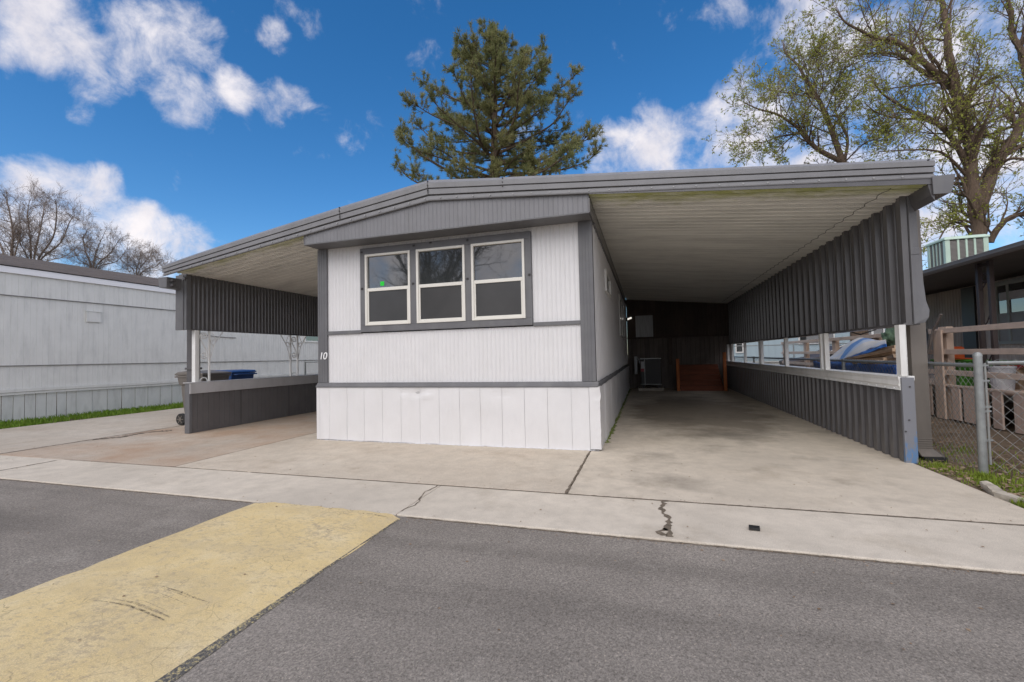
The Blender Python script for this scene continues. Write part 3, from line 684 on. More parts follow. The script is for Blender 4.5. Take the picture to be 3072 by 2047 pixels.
for ya, thick in ((5.95, True), (8.10, False)):
    m = MB(); x = -7.655; yb = ya+.21
    m.box(x-.015, x+.015, ya-.015, ya+.015, .882, 1.80).box(x-.015, x+.015, yb-.015, yb+.015, .882, 1.80)
    if thick: m.box(x-.04, x+.04, ya-.085, ya-.02, .882, 1.80)
    p = build('ornamental_post', m, 'trimwhite', cl, bev=.003)
    m = MB(); c0 = (ya+yb)/2; rr = .07
    m.tube(spiral(c0, 1.70, rr, PI, -1.4), .0105, 5)
    m.tube(spiral(c0, 1.36, rr, 0, -1.4), .0105, 5)
    m.tube([(x, c0-rr, 1.70), (x, c0-rr*.7, 1.62), (x, c0+rr*.7, 1.46), (x, c0+rr, 1.36)], .0105, 5)
    m.tube([(x, c0+rr*math.cos(a), .885+rr*math.sin(a)) for a in [PI*i/10 for i in range(11)]], .0105, 5)
    for sg, y in ((-1, ya-.02), (1, yb+.02)):
        if thick and sg < 0: continue
        m.tube([(x, y+sg*.06+sg*.06*math.cos(a)*(1-.02*i), 1.60+.065*math.sin(a)*(1-.02*i)) for i, a in enumerate([R(150)+sg*0+R(16)*i for i in range(26)])], .009, 5)
        m.tube([(x, y, 1.26), (x, y+sg*.02, 1.36), (x, y+sg*.08, 1.55), (x, y+sg*.17, 1.68), (x, y+sg*.25, 1.79)], .0105, 5)
        m.tube([(x, y+sg*.03, 1.79), (x, y+sg*.09, 1.68), (x, y+sg*.12, 1.63)], .006, 5)
    build('scrollwork', m, 'trimwhite', p)
m = MB().prism([(-7.93, 5.45, 2.69), (-7.90, 5.45, 2.515), (-7.73, 5.45, 2.51), (-7.72, 5.45, 2.69)], (0, 11, 0)); build('gutter', m, 'gray', cl, bev=.003)
for z in (2.62, 2.54): build('gutter_bracket', MB().box(-7.75, -7.66, 5.5, 5.56, z, z+.035), 'gray_d', cl)
build('beam_end', MB().cyl((-7.66, 5.69, 2.70), (-7.66, 5.76, 2.70), .03, 10), 'gray_d', cl)
m = MB().box(-7.97, -7.79, 5.98, 6.1, .75, 2.55).box(-7.99, -7.77, 5.96, 6.12, 1.1, 1.14); build('downspout', m, 'gray_d', cl, bev=.004)

# ------------------------------------------------------------------ back of the right carport
sh = thing('storage_shed', 'dark timber shed closing the back of the right carport', 'shed', (1.0, 16.4, 0))
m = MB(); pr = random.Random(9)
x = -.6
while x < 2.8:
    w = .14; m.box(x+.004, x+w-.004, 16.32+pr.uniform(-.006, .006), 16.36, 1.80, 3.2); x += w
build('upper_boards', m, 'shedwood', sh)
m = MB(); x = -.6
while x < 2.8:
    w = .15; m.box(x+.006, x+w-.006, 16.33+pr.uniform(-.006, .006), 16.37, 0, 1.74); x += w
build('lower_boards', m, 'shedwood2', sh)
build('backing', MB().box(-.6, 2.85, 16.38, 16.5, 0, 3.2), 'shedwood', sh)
build('rail', MB().box(-.6, 2.72, 16.26, 16.32, 1.745, 1.80), 'shedwood', sh, bev=.004); build('post', MB().box(.78, .9, 16.24, 16.3, .8, 1.74), 'shedwood', sh)
w = build('window', MB().box(-.36, -.3, 16.28, 16.33, 1.80, 2.62).box(.29, .35, 16.28, 16.33, 1.80, 2.62).box(-.3, .29, 16.285, 16.33, 2.56, 2.62), 'shedwood', sh)
build('curtain', MB().box(-.3, .29, 16.295, 16.31, 1.80, 2.56), 'curtain', w)
st = thing('porch_steps', 'red-brown stained wooden steps with two newel posts, back of carport', 'steps', (1.65, 15.6, 0))
for i in range(5):
    y = 15.05+i*.24; z = .16*(i+1)
    build('riser', MB().box(1.05, 2.27, y+.01, y+.03, z-.16, z-.035), 'stepwood', st, bev=.003)
    build('tread', MB().box(1.03, 2.29, y-.02, y+.26, z-.033, z), 'stepwood', st, bev=.004)
for x, h in ((.98, 1.02), (2.35, 1.2)): build('newel_post', MB().box(x-.045, x+.045, 15.0, 15.09, 0, h), 'stepwood2', st, bev=.005)
for x in (1.0, 2.29): build('stringer', MB().prism([(x, 15.1, 0), (x, 16.24, 0), (x, 16.24, .76)], (.03, 0, 0)), 'stepwood', st)
ac = thing('air_conditioner', 'black box air conditioner with pale edge strips, beside shed window', 'air conditioner', (.15, 15.5, 0))
build('cabinet', MB().box(-.16, .48, 15.25, 15.85, .2, 1.04), 'black', ac, bev=.012)
m = MB()
for k in range(16): m.box(.0, .45, 15.235, 15.249, .26+.047*k, .275+.047*k)
build('grille', m, 'black', ac)
build('frame', MB().box(-.17, .49, 15.235, 15.26, 1.035, 1.058).box(-.04, -.025, 15.23, 15.249, .2, 1.05).box(-.17, .49, 15.235, 15.26, .195, .21), 'galv', ac)
build('rating_label', MB().box(-.15, -.05, 15.244, 15.2495, .62, .95), 'curtain', ac); build('warning_label', MB().box(-.15, -.05, 15.238, 15.243, .62, .72), 'red', ac)
build('pad', MB().box(-.25, .55, 15.15, 15.95, 0, .08), 'stone', ac); [build('foot', MB().box(x, x+.07, 15.28, 15.35, .08, .2), 'black', ac) for x in (-.12, .38)]
db = tag(build('disconnect_box', MB().box(-.36, -.27, 15.6, 15.8, .52, 1.12).tube([(-.3, 15.6, 1.0), (-.25, 15.5, 1.08), (-.2, 15.4, 1.0), (-.2, 15.3, .9)], .015, 6), 'curtain', bev=.006, origin=(-.3, 15.7, .5)), 'pale electrical box on wall beside the black air conditioner', 'electrical box')

# ------------------------------------------------------------------ left neighbour
ln = thing('neighbor_home', 'pale gray mobile home with brown shingle roof at far left', 'mobile home', (-15.5, 8, 0))
X0, ya, yb = -13.5, -4, 24
m = MB(); c = corr(ya, yb, .11, [(0, 0), (.45, 0), (.5, .006), (.55, 0)])
for z0, z1, dx in ((.72, 1.262, 0), (1.25, 2.825, .018), (2.815, 3.40, .036)):
    m.strip([(X0+dx-d, y, z0) for y, d in c], [(X0+dx-d-.006, y, z1) for y, d in c])
build('wall', m, 'lg', ln, solid=.004)
for z, dx in ((1.252, .022), (2.817, .04)): build('lap_strip', MB().box(X0+dx-.022, X0+dx+.006, ya, yb, z-.008, z+.004), 'grooved', ln)
m = MB(); y = ya; k = 0; pr = random.Random(21)
while y < yb:
    w = .33 if y > 7.4 else .19
    dx = pr.uniform(-.012, .012); m.add([(X0-.02+dx, y, -.02), (X0-.02-dx, y+w-.012, -.02), (X0-.02-dx*.3, y+w-.012, .62), (X0-.02+dx*.3, y, .62)], [(0, 1, 2, 3)])
    m.add([(X0-.02, y+w-.012, -.02), (X0-.045, y+w, -.02), (X0-.045, y+w, .62), (X0-.02, y+w-.012, .62)], [(0, 1, 2, 3)]); y += w
build('skirt', m, 'lgskirt', ln, solid=.003)
pts = [(X0+.02, y, .70+.012*mnoise.noise((y*.5, 0, 0))) for y in [ya+.5*i for i in range(57)]]
m = MB().strip([(p[0], p[1], p[2]+.03) for p in pts], [(p[0]+.03, p[1], p[2]+.025) for p in pts]).strip([(p[0]+.03, p[1], p[2]+.025) for p in pts], [(p[0]+.03, p[1], p[2]-.04) for p in pts]).strip([(p[0]+.03, p[1], p[2]-.04) for p in pts], [(p[0]+.01, p[1], p[2]-.05) for p in pts]).strip([(p[0]+.01, p[1], p[2]-.05) for p in pts], [(p[0]+.012, p[1], p[2]-.10) for p in pts])
build('skirt_trim', m, 'lg', ln, solid=.004)
build('eave_fascia', MB().box(X0+.05, X0+.085, ya, yb, 3.31, 3.452), 'eavewhite', ln, bev=.004)
build('drip_edge', MB().box(X0+.05, X0+.10, ya, yb, 3.454, 3.472), 'black', ln)
build('roof', MB().prism([(X0+.11, ya, 3.474), (-15.6, ya, 4.10), (-17.8, ya, 3.45), (-17.8, ya, 3.40), (X0+.11, ya, 3.478-.01)], (0, yb-ya, 0)), 'shingle', ln)
for y in (ya+.1, yb-.2): build('end_wall', MB().box(-17.7, -13.56, y, y+.1, 0, 3.42), 'lg', ln)
v_ = build('wall_vent', MB().box(X0+.02, X0+.055, 7.55, 7.86, 2.325, 2.60).box(X0+.02, X0+.07, 7.54, 7.87, 2.585, 2.605), 'lg', ln, bev=.004)
w = build('window', MB().box(X0+.02, X0+.06, 15.0, 15.9, 2.0, 2.06).box(X0+.02, X0+.06, 15.0, 15.06, 2.06, 2.9).box(X0+.02, X0+.06, 15.84, 15.9, 2.06, 2.9), 'trimwhite', ln)
build('pane', MB().box(X0+.02, X0+.035, 15.06, 15.84, 2.06, 2.9), 'pane', w)
build('cable', MB().tube([(X0+.05, 10.6, 2.12), (X0+.06, 11.1, 2.07), (X0+.05, 11.8, 2.06)], .012, 5), 'grooved', ln)

# ------------------------------------------------------------------ wheelie bins
def bin_(cx, cy, body, lid, label, rz=0):
    t = thing('trash_bin', label, 'trash bin', (cx, cy, 0), 'wheeled bins beside the left carport')
    W, D_ = .58, .66
    def ring(w, d, z, oy=0): return [(cx-w/2, cy-d/2+oy, z), (cx+w/2, cy-d/2+oy, z), (cx+w/2, cy+d/2+oy, z), (cx-w/2, cy+d/2+oy, z)]
    m = MB(); lv = [ring(.42, .44, .06), ring(.50, .54, .62), ring(.52, .56, .82), ring(.57, .62, .84), ring(.59, .66, .99), ring(.62, .70, .99), ring(.62, .70, 1.03)]
    for a, b in zip(lv, lv[1:]): m.add(a+b, [(i, (i+1) % 4, 4+(i+1) % 4, 4+i) for i in range(4)])
    m.add(lv[0], [(3, 2, 1, 0)]); m.add(lv[-1], [(0, 1, 2, 3)])
    for k in (-.15, 0, .15): m.box(cx+k-.012, cx+k+.012, cy-.325, cy-.29, .86, .98)
    build('body', m, body, t, bev=.012)
    m = MB().prism([(cx-.32, cy-.37, 1.035), (cx-.32, cy-.36, 1.075), (cx-.32, cy-.05, 1.105), (cx-.32, cy+.32, 1.09), (cx-.32, cy+.38, 1.06), (cx-.32, cy+.38, 1.035)], (.64, 0, 0))
    build('lid', m, lid, t, bev=.012)
    build('handle', MB().tube([(cx-.26, cy+.36, 1.0), (cx-.26, cy+.44, 1.0), (cx+.26, cy+.44, 1.0), (cx+.26, cy+.36, 1.0)], .016, 8), body, t)
    for s in (-1, 1):
        x = cx+s*.27
        w = build('wheel', MB().cyl((x-.03, cy+.24, .12), (x+.03, cy+.24, .12), .12, 24), 'black', t, bev=.01)
        m = MB().cyl((x+s*.02-.02, cy+.24, .12), (x+s*.02+.02, cy+.24, .12), .03, 10)
        for k in range(6): a = k*PI/3; m.bar((x+s*.03, cy+.24, .12), (x+s*.03, cy+.24+.085*math.cos(a), .12+.085*math.sin(a)), .016, .016)
        build('hub', m, 'brownpaint', w)
    t.rotation_euler.z = rz; t.scale.z = .95
    return t
# ------------------------------------------------------------------ chain link fences
def link_mesh(p0, p1, z0, z1, cell=.075, r=.0022):
    p0 = Vector((p0[0], p0[1], 0)); p1 = Vector((p1[0], p1[1], 0)); d = (p1-p0); L = d.length; d.normalize(); nrm = Vector((-d.y, d.x, 0)); hgt = z1-z0; m = MB()
    n = int((L+hgt)/cell)
    for sg in (1, -1):
        for i in range(-1, n+1):
            s0 = i*cell if sg > 0 else i*cell; a = s0-(hgt if sg > 0 else 0); b = s0+(0 if sg > 0 else -hgt)
            # line from (a, z0) to (b, z1)
            t0, t1 = 0., 1.; dx = b-a
            if dx != 0:
                ta, tb = (0-a)/dx, (L-a)/dx
                t0, t1 = max(0, min(ta, tb)), min(1, max(ta, tb))
            if t1-t0 < .01: continue
            q0 = p0+d*(a+dx*t0)+nrm*(.003*sg); q1 = p0+d*(a+dx*t1)+nrm*(.003*sg)
            m.tube([(q0.x, q0.y, z0+hgt*t0), (q1.x, q1.y, z0+hgt*t1)], r, 3, False)
    return m
def chain_fence(label, p0, p1, posts, h, cell=.075, postr=.024, group='chain link fences', r=.0019):
    t = thing('chain_link_fence', label, 'fence', (p0[0], p0[1], 0), group)
    build('wire_mesh', link_mesh(p0, p1, .03, h+.03, cell, r), 'wire', t)
    build('top_rail', MB().cyl((p0[0], p0[1], h), (p1[0], p1[1], h), .019, 8), 'galv', t)
    for x, y in posts:
        build('post', MB().cyl((x, y, 0), (x, y, h+.03), postr, 10), 'galv', t)
    return t
cf = chain_fence('gray chain link fence running back along the right carport', (3.01, 5.30), (3.01, 18), [(3.01, 8.25), (3.01, 11.3), (3.01, 14.3), (3.01, 17.3)], 1.03)
m = MB().cyl((3.005, 5.28, -.02), (3.01, 5.28, 1.12), .033, 20); m.tube([(3.01, 5.28, 1.115), (3.01, 5.28, 1.135), (3.01, 5.28, 1.155)], [.036, .034, .016], 20)
gp = build('corner_post', m, 'galv', cf, smooth=False)
for z in (.33, .60, .64, .885, 1.03): build('clamp', MB().cyl((3.01, 5.28, z-.012), (3.01, 5.28, z+.012), .037, 16).box(3.03, 3.085, 5.27, 5.285, z-.008, z+.008), 'galv', gp)
cg = chain_fence('gray chain link fence crossing the right edge beside a thick round post', (3.075, 5.28), (4.3, 5.28), [(4.3, 5.28)], 1.05, .105)
build('tension_bar', MB().cyl((3.06, 5.28, .10), (3.06, 5.28, 1.05), .010, 8), 'wire', cg)
chain_fence('small chain link fence behind the left carport beside its scroll post', (-8.6, 9.6), (-5.0, 9.6), [(-8.6, 9.6), (-6.6, 9.6)], 1.19, .06)
chain_fence('distant chain link fence before the pale blue house', (3.3, 22), (13, 22), [(3.4, 22), (6.2, 22), (9, 22), (11.8, 22)], 1.46, .11)

# ------------------------------------------------------------------ timber deck of the right neighbour
dk = thing('deck', 'raw timber deck with rails and slatted base behind chain link fence', 'deck', (4.95, 12, 0))
X = 4.95
for z0, z1, w in ((1.445, 1.53, .045), (1.085, 1.17, .045), (.735, .82, .04), (.54, .575, .04)):
    y = 5.6
    build('rail', MB().box(X-.06, X-.06+w, y, 18.8, z0, z1), 'railwood', dk, bev=.004)
for y in (7.15, 9.48, 11.8, 14.1, 16.4, 18.7): build('post', MB().box(X-.012, X+.085, y-.11, y+.11, -.02, 1.50 if y != 9.48 else 1.56), 'postwood', dk, bev=.004)
build('post', MB().box(X-.09, X-.062, 9.37, 9.6, -.02, 1.50), 'postwood', dk, bev=.004)
m = MB(); y = 5.6; pr = random.Random(2)
gaps = [(10.13, 9.97), (9.80, 9.68), (9.43, 9.24), (9.05, 8.96), (8.44, 8.34), (8.16, 7.94)]
ys = [5.7]
for b, a in gaps[::-1]: m.box(X-.055, X-.03, ys[-1], a, 0, .54); ys.append(b)
y = ys[-1]
while y < 18.6: w = pr.uniform(.14, .2); m.box(X-.055, X-.03, y, y+w, 0, .54); y += w+pr.uniform(.08, .2)
build('slats', m, 'slatwood', dk)
m = MB(); x = X
while x < 6.7: m.box(x, x+.135, 5.6, 18.6, .5, .535); x += .14
build('floor_boards', m, 'railwood', dk)

# right neighbour's home
rn = thing('neighbor_home', 'brown ribbed mobile home with overhanging dark roof at right edge', 'mobile home', (8.6, 12, 0))
X = 6.8
m = sheet_x(X, -1, 11.95, 15.6, .1, 2.52, .1, RIB); build('wall', m, 'tansiding', rn, solid=.003)
m = sheet_x(X+.02, -1, 5, 11.95, .1, 2.52, .1, RIB); w2 = build('wall', m, 'tansiding2', rn, solid=.003)
build('door', MB().box(X-.02, X+.03, 11.9, 12.3, .6, 2.5), 'black', rn)
w = build('window', MB().box(X-.03, X+.02, 7.9, 11.35, 2.40, 2.48).box(X-.03, X+.02, 9.76, 9.86, 1.3, 2.40).box(X-.03, X+.02, 11.25, 11.35, 1.3, 2.40).box(X-.03, X+.02, 10.95, 11.0, 1.3, 2.4).box(X-.03, X+.02, 7.9, 11.35, 1.24, 1.3), 'mint2', rn)
build('pane', MB().box(X-.01, X+.0, 7.9, 11.3, 1.3, 2.4), 'pane', w)
build('blind', MB().box(X-.016, X-.011, 8.0, 11.25, 1.3, 1.85), 'plasticw', w)
build('curtain', MB().box(X-.018, X-.011, 9.9, 11.2, 2.1, 2.26), 'curtain2', w)
build('roof', MB().prism([(4.98, 5.2, 2.54), (4.96, 5.2, 2.615), (6.9, 5.2, 2.98), (8.7, 5.2, 3.3), (10.6, 5.2, 2.7), (10.6, 5.2, 2.6), (6.7, 5.2, 2.60)], (0, 10.6, 0)), 'darkeave', rn)
build('eave_fascia', MB().prism([(4.93, 5.2, 2.52), (4.90, 5.2, 2.56), (4.90, 5.2, 2.585), (4.935, 5.2, 2.59), (4.93, 5.2, 2.625), (4.97, 5.2, 2.64), (4.985, 5.2, 2.525)], (0, 10.6, 0)), 'brownpaint', rn)
build('end_wall', MB().box(6.85, 10.4, 15.4, 15.6, 0, 2.7), 'tansiding2', rn); build('rear_wall', MB().box(10.3, 10.4, 5.3, 15.39, 0, 2.7), 'tansiding2', rn)
m = MB()
for y in (9.0, 8.75): m.box(5.18, 5.24, y-.03, y+.03, .535, 2.545)
m.bar((5.21, 9.0, 2.5), (5.21, 8.75, 2.5), .04, .05)
for z in (.9, 1.5, 2.1): m.tube([(5.21, 8.97, z), (5.21, 8.87, z+.1), (5.21, 8.78, z+.25)], .01, 5)
m.tube([(5.21, 8.875+.06*math.cos(a), 2.3+.06*math.sin(a)) for a in [R(15)*i for i in range(25)]], .008, 5)
build('porch_column', m, 'bronze', rn, bev=.003)
ec = thing('evaporative_cooler', 'mint green louvred swamp cooler on the dark roof at right', 'cooler', (6.9, 12.5, 2.9))
x0, x1, y0, y1, z0, z1 = 6.5, 7.27, 12.2, 12.87, 2.75, 3.66
m = MB(); e = .09
for x in (x0, x1-e):
    for y in (y0, y1-e): m.box(x, x+e, y, y+e, z0, z1-.06)
m.box(x0, x1, y0, y1, z0-.1, z0); m.prism([(x0-.02, y0-.02, z1-.06), (x1+.02, y0-.02, z1-.06), (x1+.02, y0-.02, z1-.02), (x1-.03, y0+.05, z1+.02), (x0+.03, y0+.05, z1+.02), (x0-.02, y0-.02, z1-.02)], (0, y1-y0+.04, 0))
build('frame', m, 'mint', ec, bev=.008)
m = MB()
for k in range(3):
    xx = x0+e+(x1-x0-2*e)*(k+1)/4; m.box(xx-.018, xx+.018, y0+.004, y0+.04, z0, z1-.061)
    yy = y0+e+(y1-y0-2*e)*(k+1)/4; m.box(x0+.004, x0+.04, yy-.016, yy+.016, z0, z1-.061)
build('grille_bar', m, 'mint', ec)
m = MB()
for k in range(30):
    z = z0+.02+.028*k
    if z > z1-.08: break
    m.box(x0+e, x1-e, y0+.015, y0+.03, z, z+.016); m.box(x0+.015, x0+.03, y0+e, y1-e, z, z+.016)
m.box(x0+.05, x1-.05, y0+.05, y1-.05, z0, z1-.07); build('louvres', m, 'mintgrille', ec)

# things on and by the deck
def chair():
    t = thing('plastic_chair', 'pale plastic garden chair with slatted back behind the deck rail', 'chair', (5.75, 8.35, .535))
    cx, cy, z = 5.75, 8.35, .535
    build('seat', MB().box(cx-.22, cx+.22, cy-.22, cy+.22, z+.40, z+.43), 'plasticw', t, bev=.01)
    m = MB()
    for k in range(7): m.bar((cx+.22, cy-.17+.057*k, z+.43), (cx+.30, cy-.19+.063*k, z+.80+.03*math.cos((k-3)*.4)), .022, .03)
    m.tube([(cx+.30, cy-.27+.09*k, z+.80+.05*math.cos((k-3)*.45)) for k in range(7)], .03, 7)
    build('backrest', m, 'plasticw', t)
    for s in (-1, 1):
        build('armrest', MB().tube([(cx-.2, cy+s*.26, z+.05), (cx-.2, cy+s*.27, z+.62), (cx-.05, cy+s*.28, z+.66), (cx+.28, cy+s*.27, z+.66)], .022, 7), 'plasticw', t)
        for q in (-.2, .22): build('leg', MB().tube([(cx+q, cy+s*.21, z+.41), (cx+q*1.15, cy+s*.25, z)], .024, 7), 'plasticw', t)
chair()
s_ = thing('shovel', 'dark shovel blade hung upside down over the wood rail post', 'shovel', (4.87, 9.55, 1.3))
m = MB(); nx = 8; P = []
prof = [(1.53, .10), (1.50, .22), (1.40, .24), (1.25, .2), (1.13, .10)]
for z, w in prof:
    for j in range(nx+1): u = j/nx*2-1; P.append((4.80-.05*u*u-.03*(1.5-z), 9.72+w*u*.95, z-.03*u))
m.add(P, [(i*(nx+1)+j, i*(nx+1)+j+1, (i+1)*(nx+1)+j+1, (i+1)*(nx+1)+j) for i in range(4) for j in range(nx)])
build('blade', m, 'black', s_, solid=.006, smooth=True)
build('handle', MB().tube([(4.80, 9.62, 1.1), (4.82, 9.50, 1.5), (4.84, 9.29, 1.77)], .02, 7), 'shedwood2', s_)
def lump(name, c, r, mat, label, cat, rough=.25, seed=0, group=None):
    bm = bmesh.new(); bmesh.ops.create_icosphere(bm, subdivisions=4, radius=1)
    for v in bm.verts:
        k = 1+rough*mnoise.noise(v.co*2.2+Vector((seed, 0, 0)))+rough*.5*mnoise.noise(v.co*5+Vector((seed, 0, 0)))
        v.co = Vector((v.co.x*r[0], v.co.y*r[1], v.co.z*r[2]))*k
    me = bpy.data.meshes.new(name); bm.to_mesh(me); bm.free(); me.materials.append(MAT[mat])
    for p in me.polygons: p.use_smooth = True
    o = bpy.data.objects.new(name, me); COL.objects.link(o); o.location = c; return tag(o, label, cat, group)
lump('cloth_bag', (4.88, 10.95, 1.42), (.15, .23, .2), 'camo', 'olive green cloth bag hung over the timber rail', 'bag', .35, 3)
build('cord', MB().tube([(4.88, 10.95, 1.6), (4.9, 10.95, 1.72)], .008, 5), 'black', bpy.data.objects['cloth_bag'])
bpy.data.objects['cord'].location = (0, 0, 0)
for nm, x, y, sx, sy, sz, mt, lb in (
        ('storage_tub', 5.35, 9.85, .2, .38, .42, 'green', 'bright green plastic tub on deck behind the rails'),
        ('storage_tub', 5.45, 9.0, .14, .2, .34, 'red', 'red plastic tub on deck behind chain link post'),
        ('storage_tub', 5.6, 8.3, .18, .2, .36, 'bin_b', 'dark blue plastic tub on deck behind chain link gate')):
    t = thing(nm, lb, 'tub', (x, y, .535), 'plastic tubs on the deck')
    m = MB(); a = [(x-sx*.85, y-sy*.85, .536), (x+sx*.85, y-sy*.85, .536), (x+sx*.85, y+sy*.85, .536), (x-sx*.85, y+sy*.85, .536)]
    b = [(x-sx, y-sy, .535+sz), (x+sx, y-sy, .535+sz), (x+sx, y+sy, .535+sz), (x-sx, y+sy, .535+sz)]
    m.add(a+b, [(i, (i+1) % 4, 4+(i+1) % 4, 4+i) for i in range(4)]+[(3, 2, 1, 0)]); build('body', m, mt, t, bev=.015)
    build('lid', MB().box(x-sx-.02, x+sx+.02, y-sy-.02, y+sy+.02, .535+sz, .565+sz), mt, t, bev=.01)
tag(build('plank', MB().box(5.1, 5.2, 9.0, 9.75, 1.0, 1.02), 'orange', origin=(5.15, 9.4, 1.0), bev=.005), 'orange board lying across the tubs on deck', 'board')
tag(build('crate', MB().box(5.25, 5.4, 9.78, 9.98, .985, 1.2).box(5.27, 5.38, 9.80, 9.96, 1.2, 1.215), 'orange', origin=(5.3, 9.9, .985), bev=.01), 'small orange box on top of the green tub', 'box')
t = thing('storage_tub', 'second green plastic tub on deck, left of thick fence post', 'tub', (5.4, 9.1, .535), 'plastic tubs on the deck')
x, y, sx, sy, sz = 5.4, 9.08, .17, .2, .41
a = [(x-sx*.85, y-sy*.85, .536), (x+sx*.85, y-sy*.85, .536), (x+sx*.85, y+sy*.85, .536), (x-sx*.85, y+sy*.85, .536)]; b = [(x-sx, y-sy, .535+sz), (x+sx, y-sy, .535+sz), (x+sx, y+sy, .535+sz), (x-sx, y+sy, .535+sz)]
build('body', MB().add(a+b, [(i, (i+1) % 4, 4+(i+1) % 4, 4+i) for i in range(4)]+[(3, 2, 1, 0)]), 'green', t, bev=.015); build('lid', MB().box(x-sx-.02, x+sx+.02, y-sy-.02, y+sy+.02, .535+sz, .565+sz), 'green', t, bev=.01)
def bucket(x, y, mt, lb):
    t = thing('bucket', lb, 'bucket', (x, y, .535)); build('body', MB().tube([(x, y, .536), (x, y, .86), (x, y, .87), (x, y, .90)], [.12, .145, .155, .155], 18), mt, t)
    build('handle', MB().tube([(x-.15*math.cos(a), y, .86+.15*math.sin(a)) for a in [PI*i/10 for i in range(11)]], .005, 5), 'galv', t)
bucket(5.2, 8.62, 'curtain2', 'white bucket on deck right behind the thick fence post')
bucket(5.25, 7.95, 'bin_b', 'blue bucket on deck behind the fence at right edge')
t = thing('cardboard_box', 'tan cardboard box on deck between the tubs and bucket', 'box', (5.6, 8.85, .535))
build('body', MB().box(5.45, 5.8, 8.7, 9.0, .536, .84), 'lumber', t, bev=.004); build('flap', MB().prism([(5.45, 8.7, .841), (5.8, 8.7, .841), (5.8, 8.58, .90), (5.45, 8.58, .90)], (0, 0, .004)), 'lumber', t)
# bicycle leaning on the rail, handlebars above it
bk = thing('bicycle', 'dark bicycle on deck with handlebars above the timber rail', 'bicycle', (5.35, 13.2, .535))
bx, by, bz = 5.35, 13.2, .535
for oy in (-.52, .52):
    w = build('wheel', MB().tube([(bx, by+oy+.32*math.cos(a), bz+.33+.32*math.sin(a)) for a in [2*PI*i/28 for i in range(29)]], .022, 6), 'black', bk)
    m = MB()
    for k in range(10): a = 2*PI*k/10; m.tube([(bx, by+oy, bz+.33), (bx, by+oy+.3*math.cos(a), bz+.33+.3*math.sin(a))], .003, 4)
    build('spokes', m, 'galv', w)
P = dict(bb=(bx, by-.05, bz+.3), seat=(bx, by-.2, bz+.78), head=(bx, by+.36, bz+.82), fw=(bx, by+.52, bz+.33), rw=(bx, by-.52, bz+.33))
m = MB()
for a, b in (('bb', 'seat'), ('bb', 'head'), ('seat', 'head'), ('bb', 'rw'), ('seat', 'rw'), ('head', 'fw')): m.tube([P[a], P[b]], .018, 7)
build('frame', m, 'red', bk)
build('saddle', MB().tube([(bx, by-.34, bz+.92), (bx, by-.2, bz+.93), (bx, by-.05, bz+.91)], [.07, .06, .025], 8).tube([P['seat'], (bx, by-.22, bz+.92)], .014, 6), 'black', bk)
build('handlebar', MB().tube([P['head'], (bx, by+.34, bz+1.05)], .016, 6).tube([(bx-.3, by+.24, bz+1.16), (bx-.15, by+.36, bz+1.1), (bx, by+.36, bz+1.05), (bx+.15, by+.36, bz+1.1), (bx+.3, by+.24, bz+1.16)], .016, 6), 'black', bk)
# lumber pile and tarps between the fences
def c62(p, X):                                # survey point in the carport opening -> place on the plane x = X
    d = ray(2150+p[0]/3.735, 950+p[1]/3.735); return Vector((0, 0, H))+d*(X/d.x)
lum = [((1450, 492), (2060, 372), 3.75, 3.6), ((1640, 470), (2060, 405), 3.8, 3.65), ((1540, 500), (1960, 478), 3.6, 3.5), ((1800, 512), (2080, 440), 3.7, 3.5), ((1700, 412), (2080, 335), 4.0, 3.8), ((1500, 520), (1880, 505), 3.45, 3.4)]
desc = ['long timber board rising to the right just under the blue tarp edge', 'split timber board in the middle of the lumber pile', 'flat timber board low in the pile behind the fence rail', 'short timber board rising beside the white opening post', 'topmost timber board poking out below the olive bag', 'lowest timber board in the pile, nearest the chain link fence']
for (a, b, Xa, Xb), d in zip(lum, desc):
    a = c62(a, Xa); b = c62(b, Xb); o = build('lumber_board', MB().bar(a, b, .2, .05), 'lumber', origin=a, bev=.004); tag(o, d, 'board', 'boards of the lumber pile')
pl = thing('pallet', 'timber pallets stacked under the lumber behind the chain link fence', 'pallet', (3.85, 10, 0))
for z in (0, .15, .30, .45):
    m = MB()
    for k in range(9): m.box(3.4, 4.3, 9.1+.34*k, 9.22+.34*k, z+.10, z+.12)
    for x in (3.4, 3.81, 4.22): m.box(x, x+.08, 9.1, 12.0, z, z+.1)
    build('deck_boards', m, 'lumber', pl)
def cloth(name, fn, nu, nv, mat, label):
    m = MB(); m.add([fn(i/nu, j/nv) for j in range(nv+1) for i in range(nu+1)], [(j*(nu+1)+i, j*(nu+1)+i+1, (j+1)*(nu+1)+i+1, (j+1)*(nu+1)+i) for j in range(nv) for i in range(nu)])
    o = build(name, m, mat, origin=(3.8, 10, .5), smooth=True, solid=.01); tag(o, label, 'tarp'); return o
def poly(tab, v):
    k = min(len(tab)-2, int(v*(len(tab)-1))); f = v*(len(tab)-1)-k; return (tab[k][0]+(tab[k+1][0]-tab[k][0])*f, tab[k][1]+(tab[k+1][1]-tab[k][1])*f)
TOPL = [(1230, 500), (1330, 410), (1430, 325), (1530, 262), (1640, 233), (1750, 262), (1830, 285), (1900, 292)]
BOTL = [(1230, 512), (1330, 505), (1430, 482), (1530, 440), (1640, 395), (1750, 360), (1830, 330), (1900, 305)]
def tarp1(u, v):
    a = c62(poly(TOPL, v), 4.5); b = c62(poly(BOTL, v), 3.75); q = a.lerp(b, u)
    return tuple(q+Vector((0, 0, .03*mnoise.noise((q.x*4, q.y*3, 0))+.05*math.sin(PI*u))))
cloth('tarp', tarp1, 30, 50, 'tarp', 'blue and white patched tarp peaked over the lumber pile')
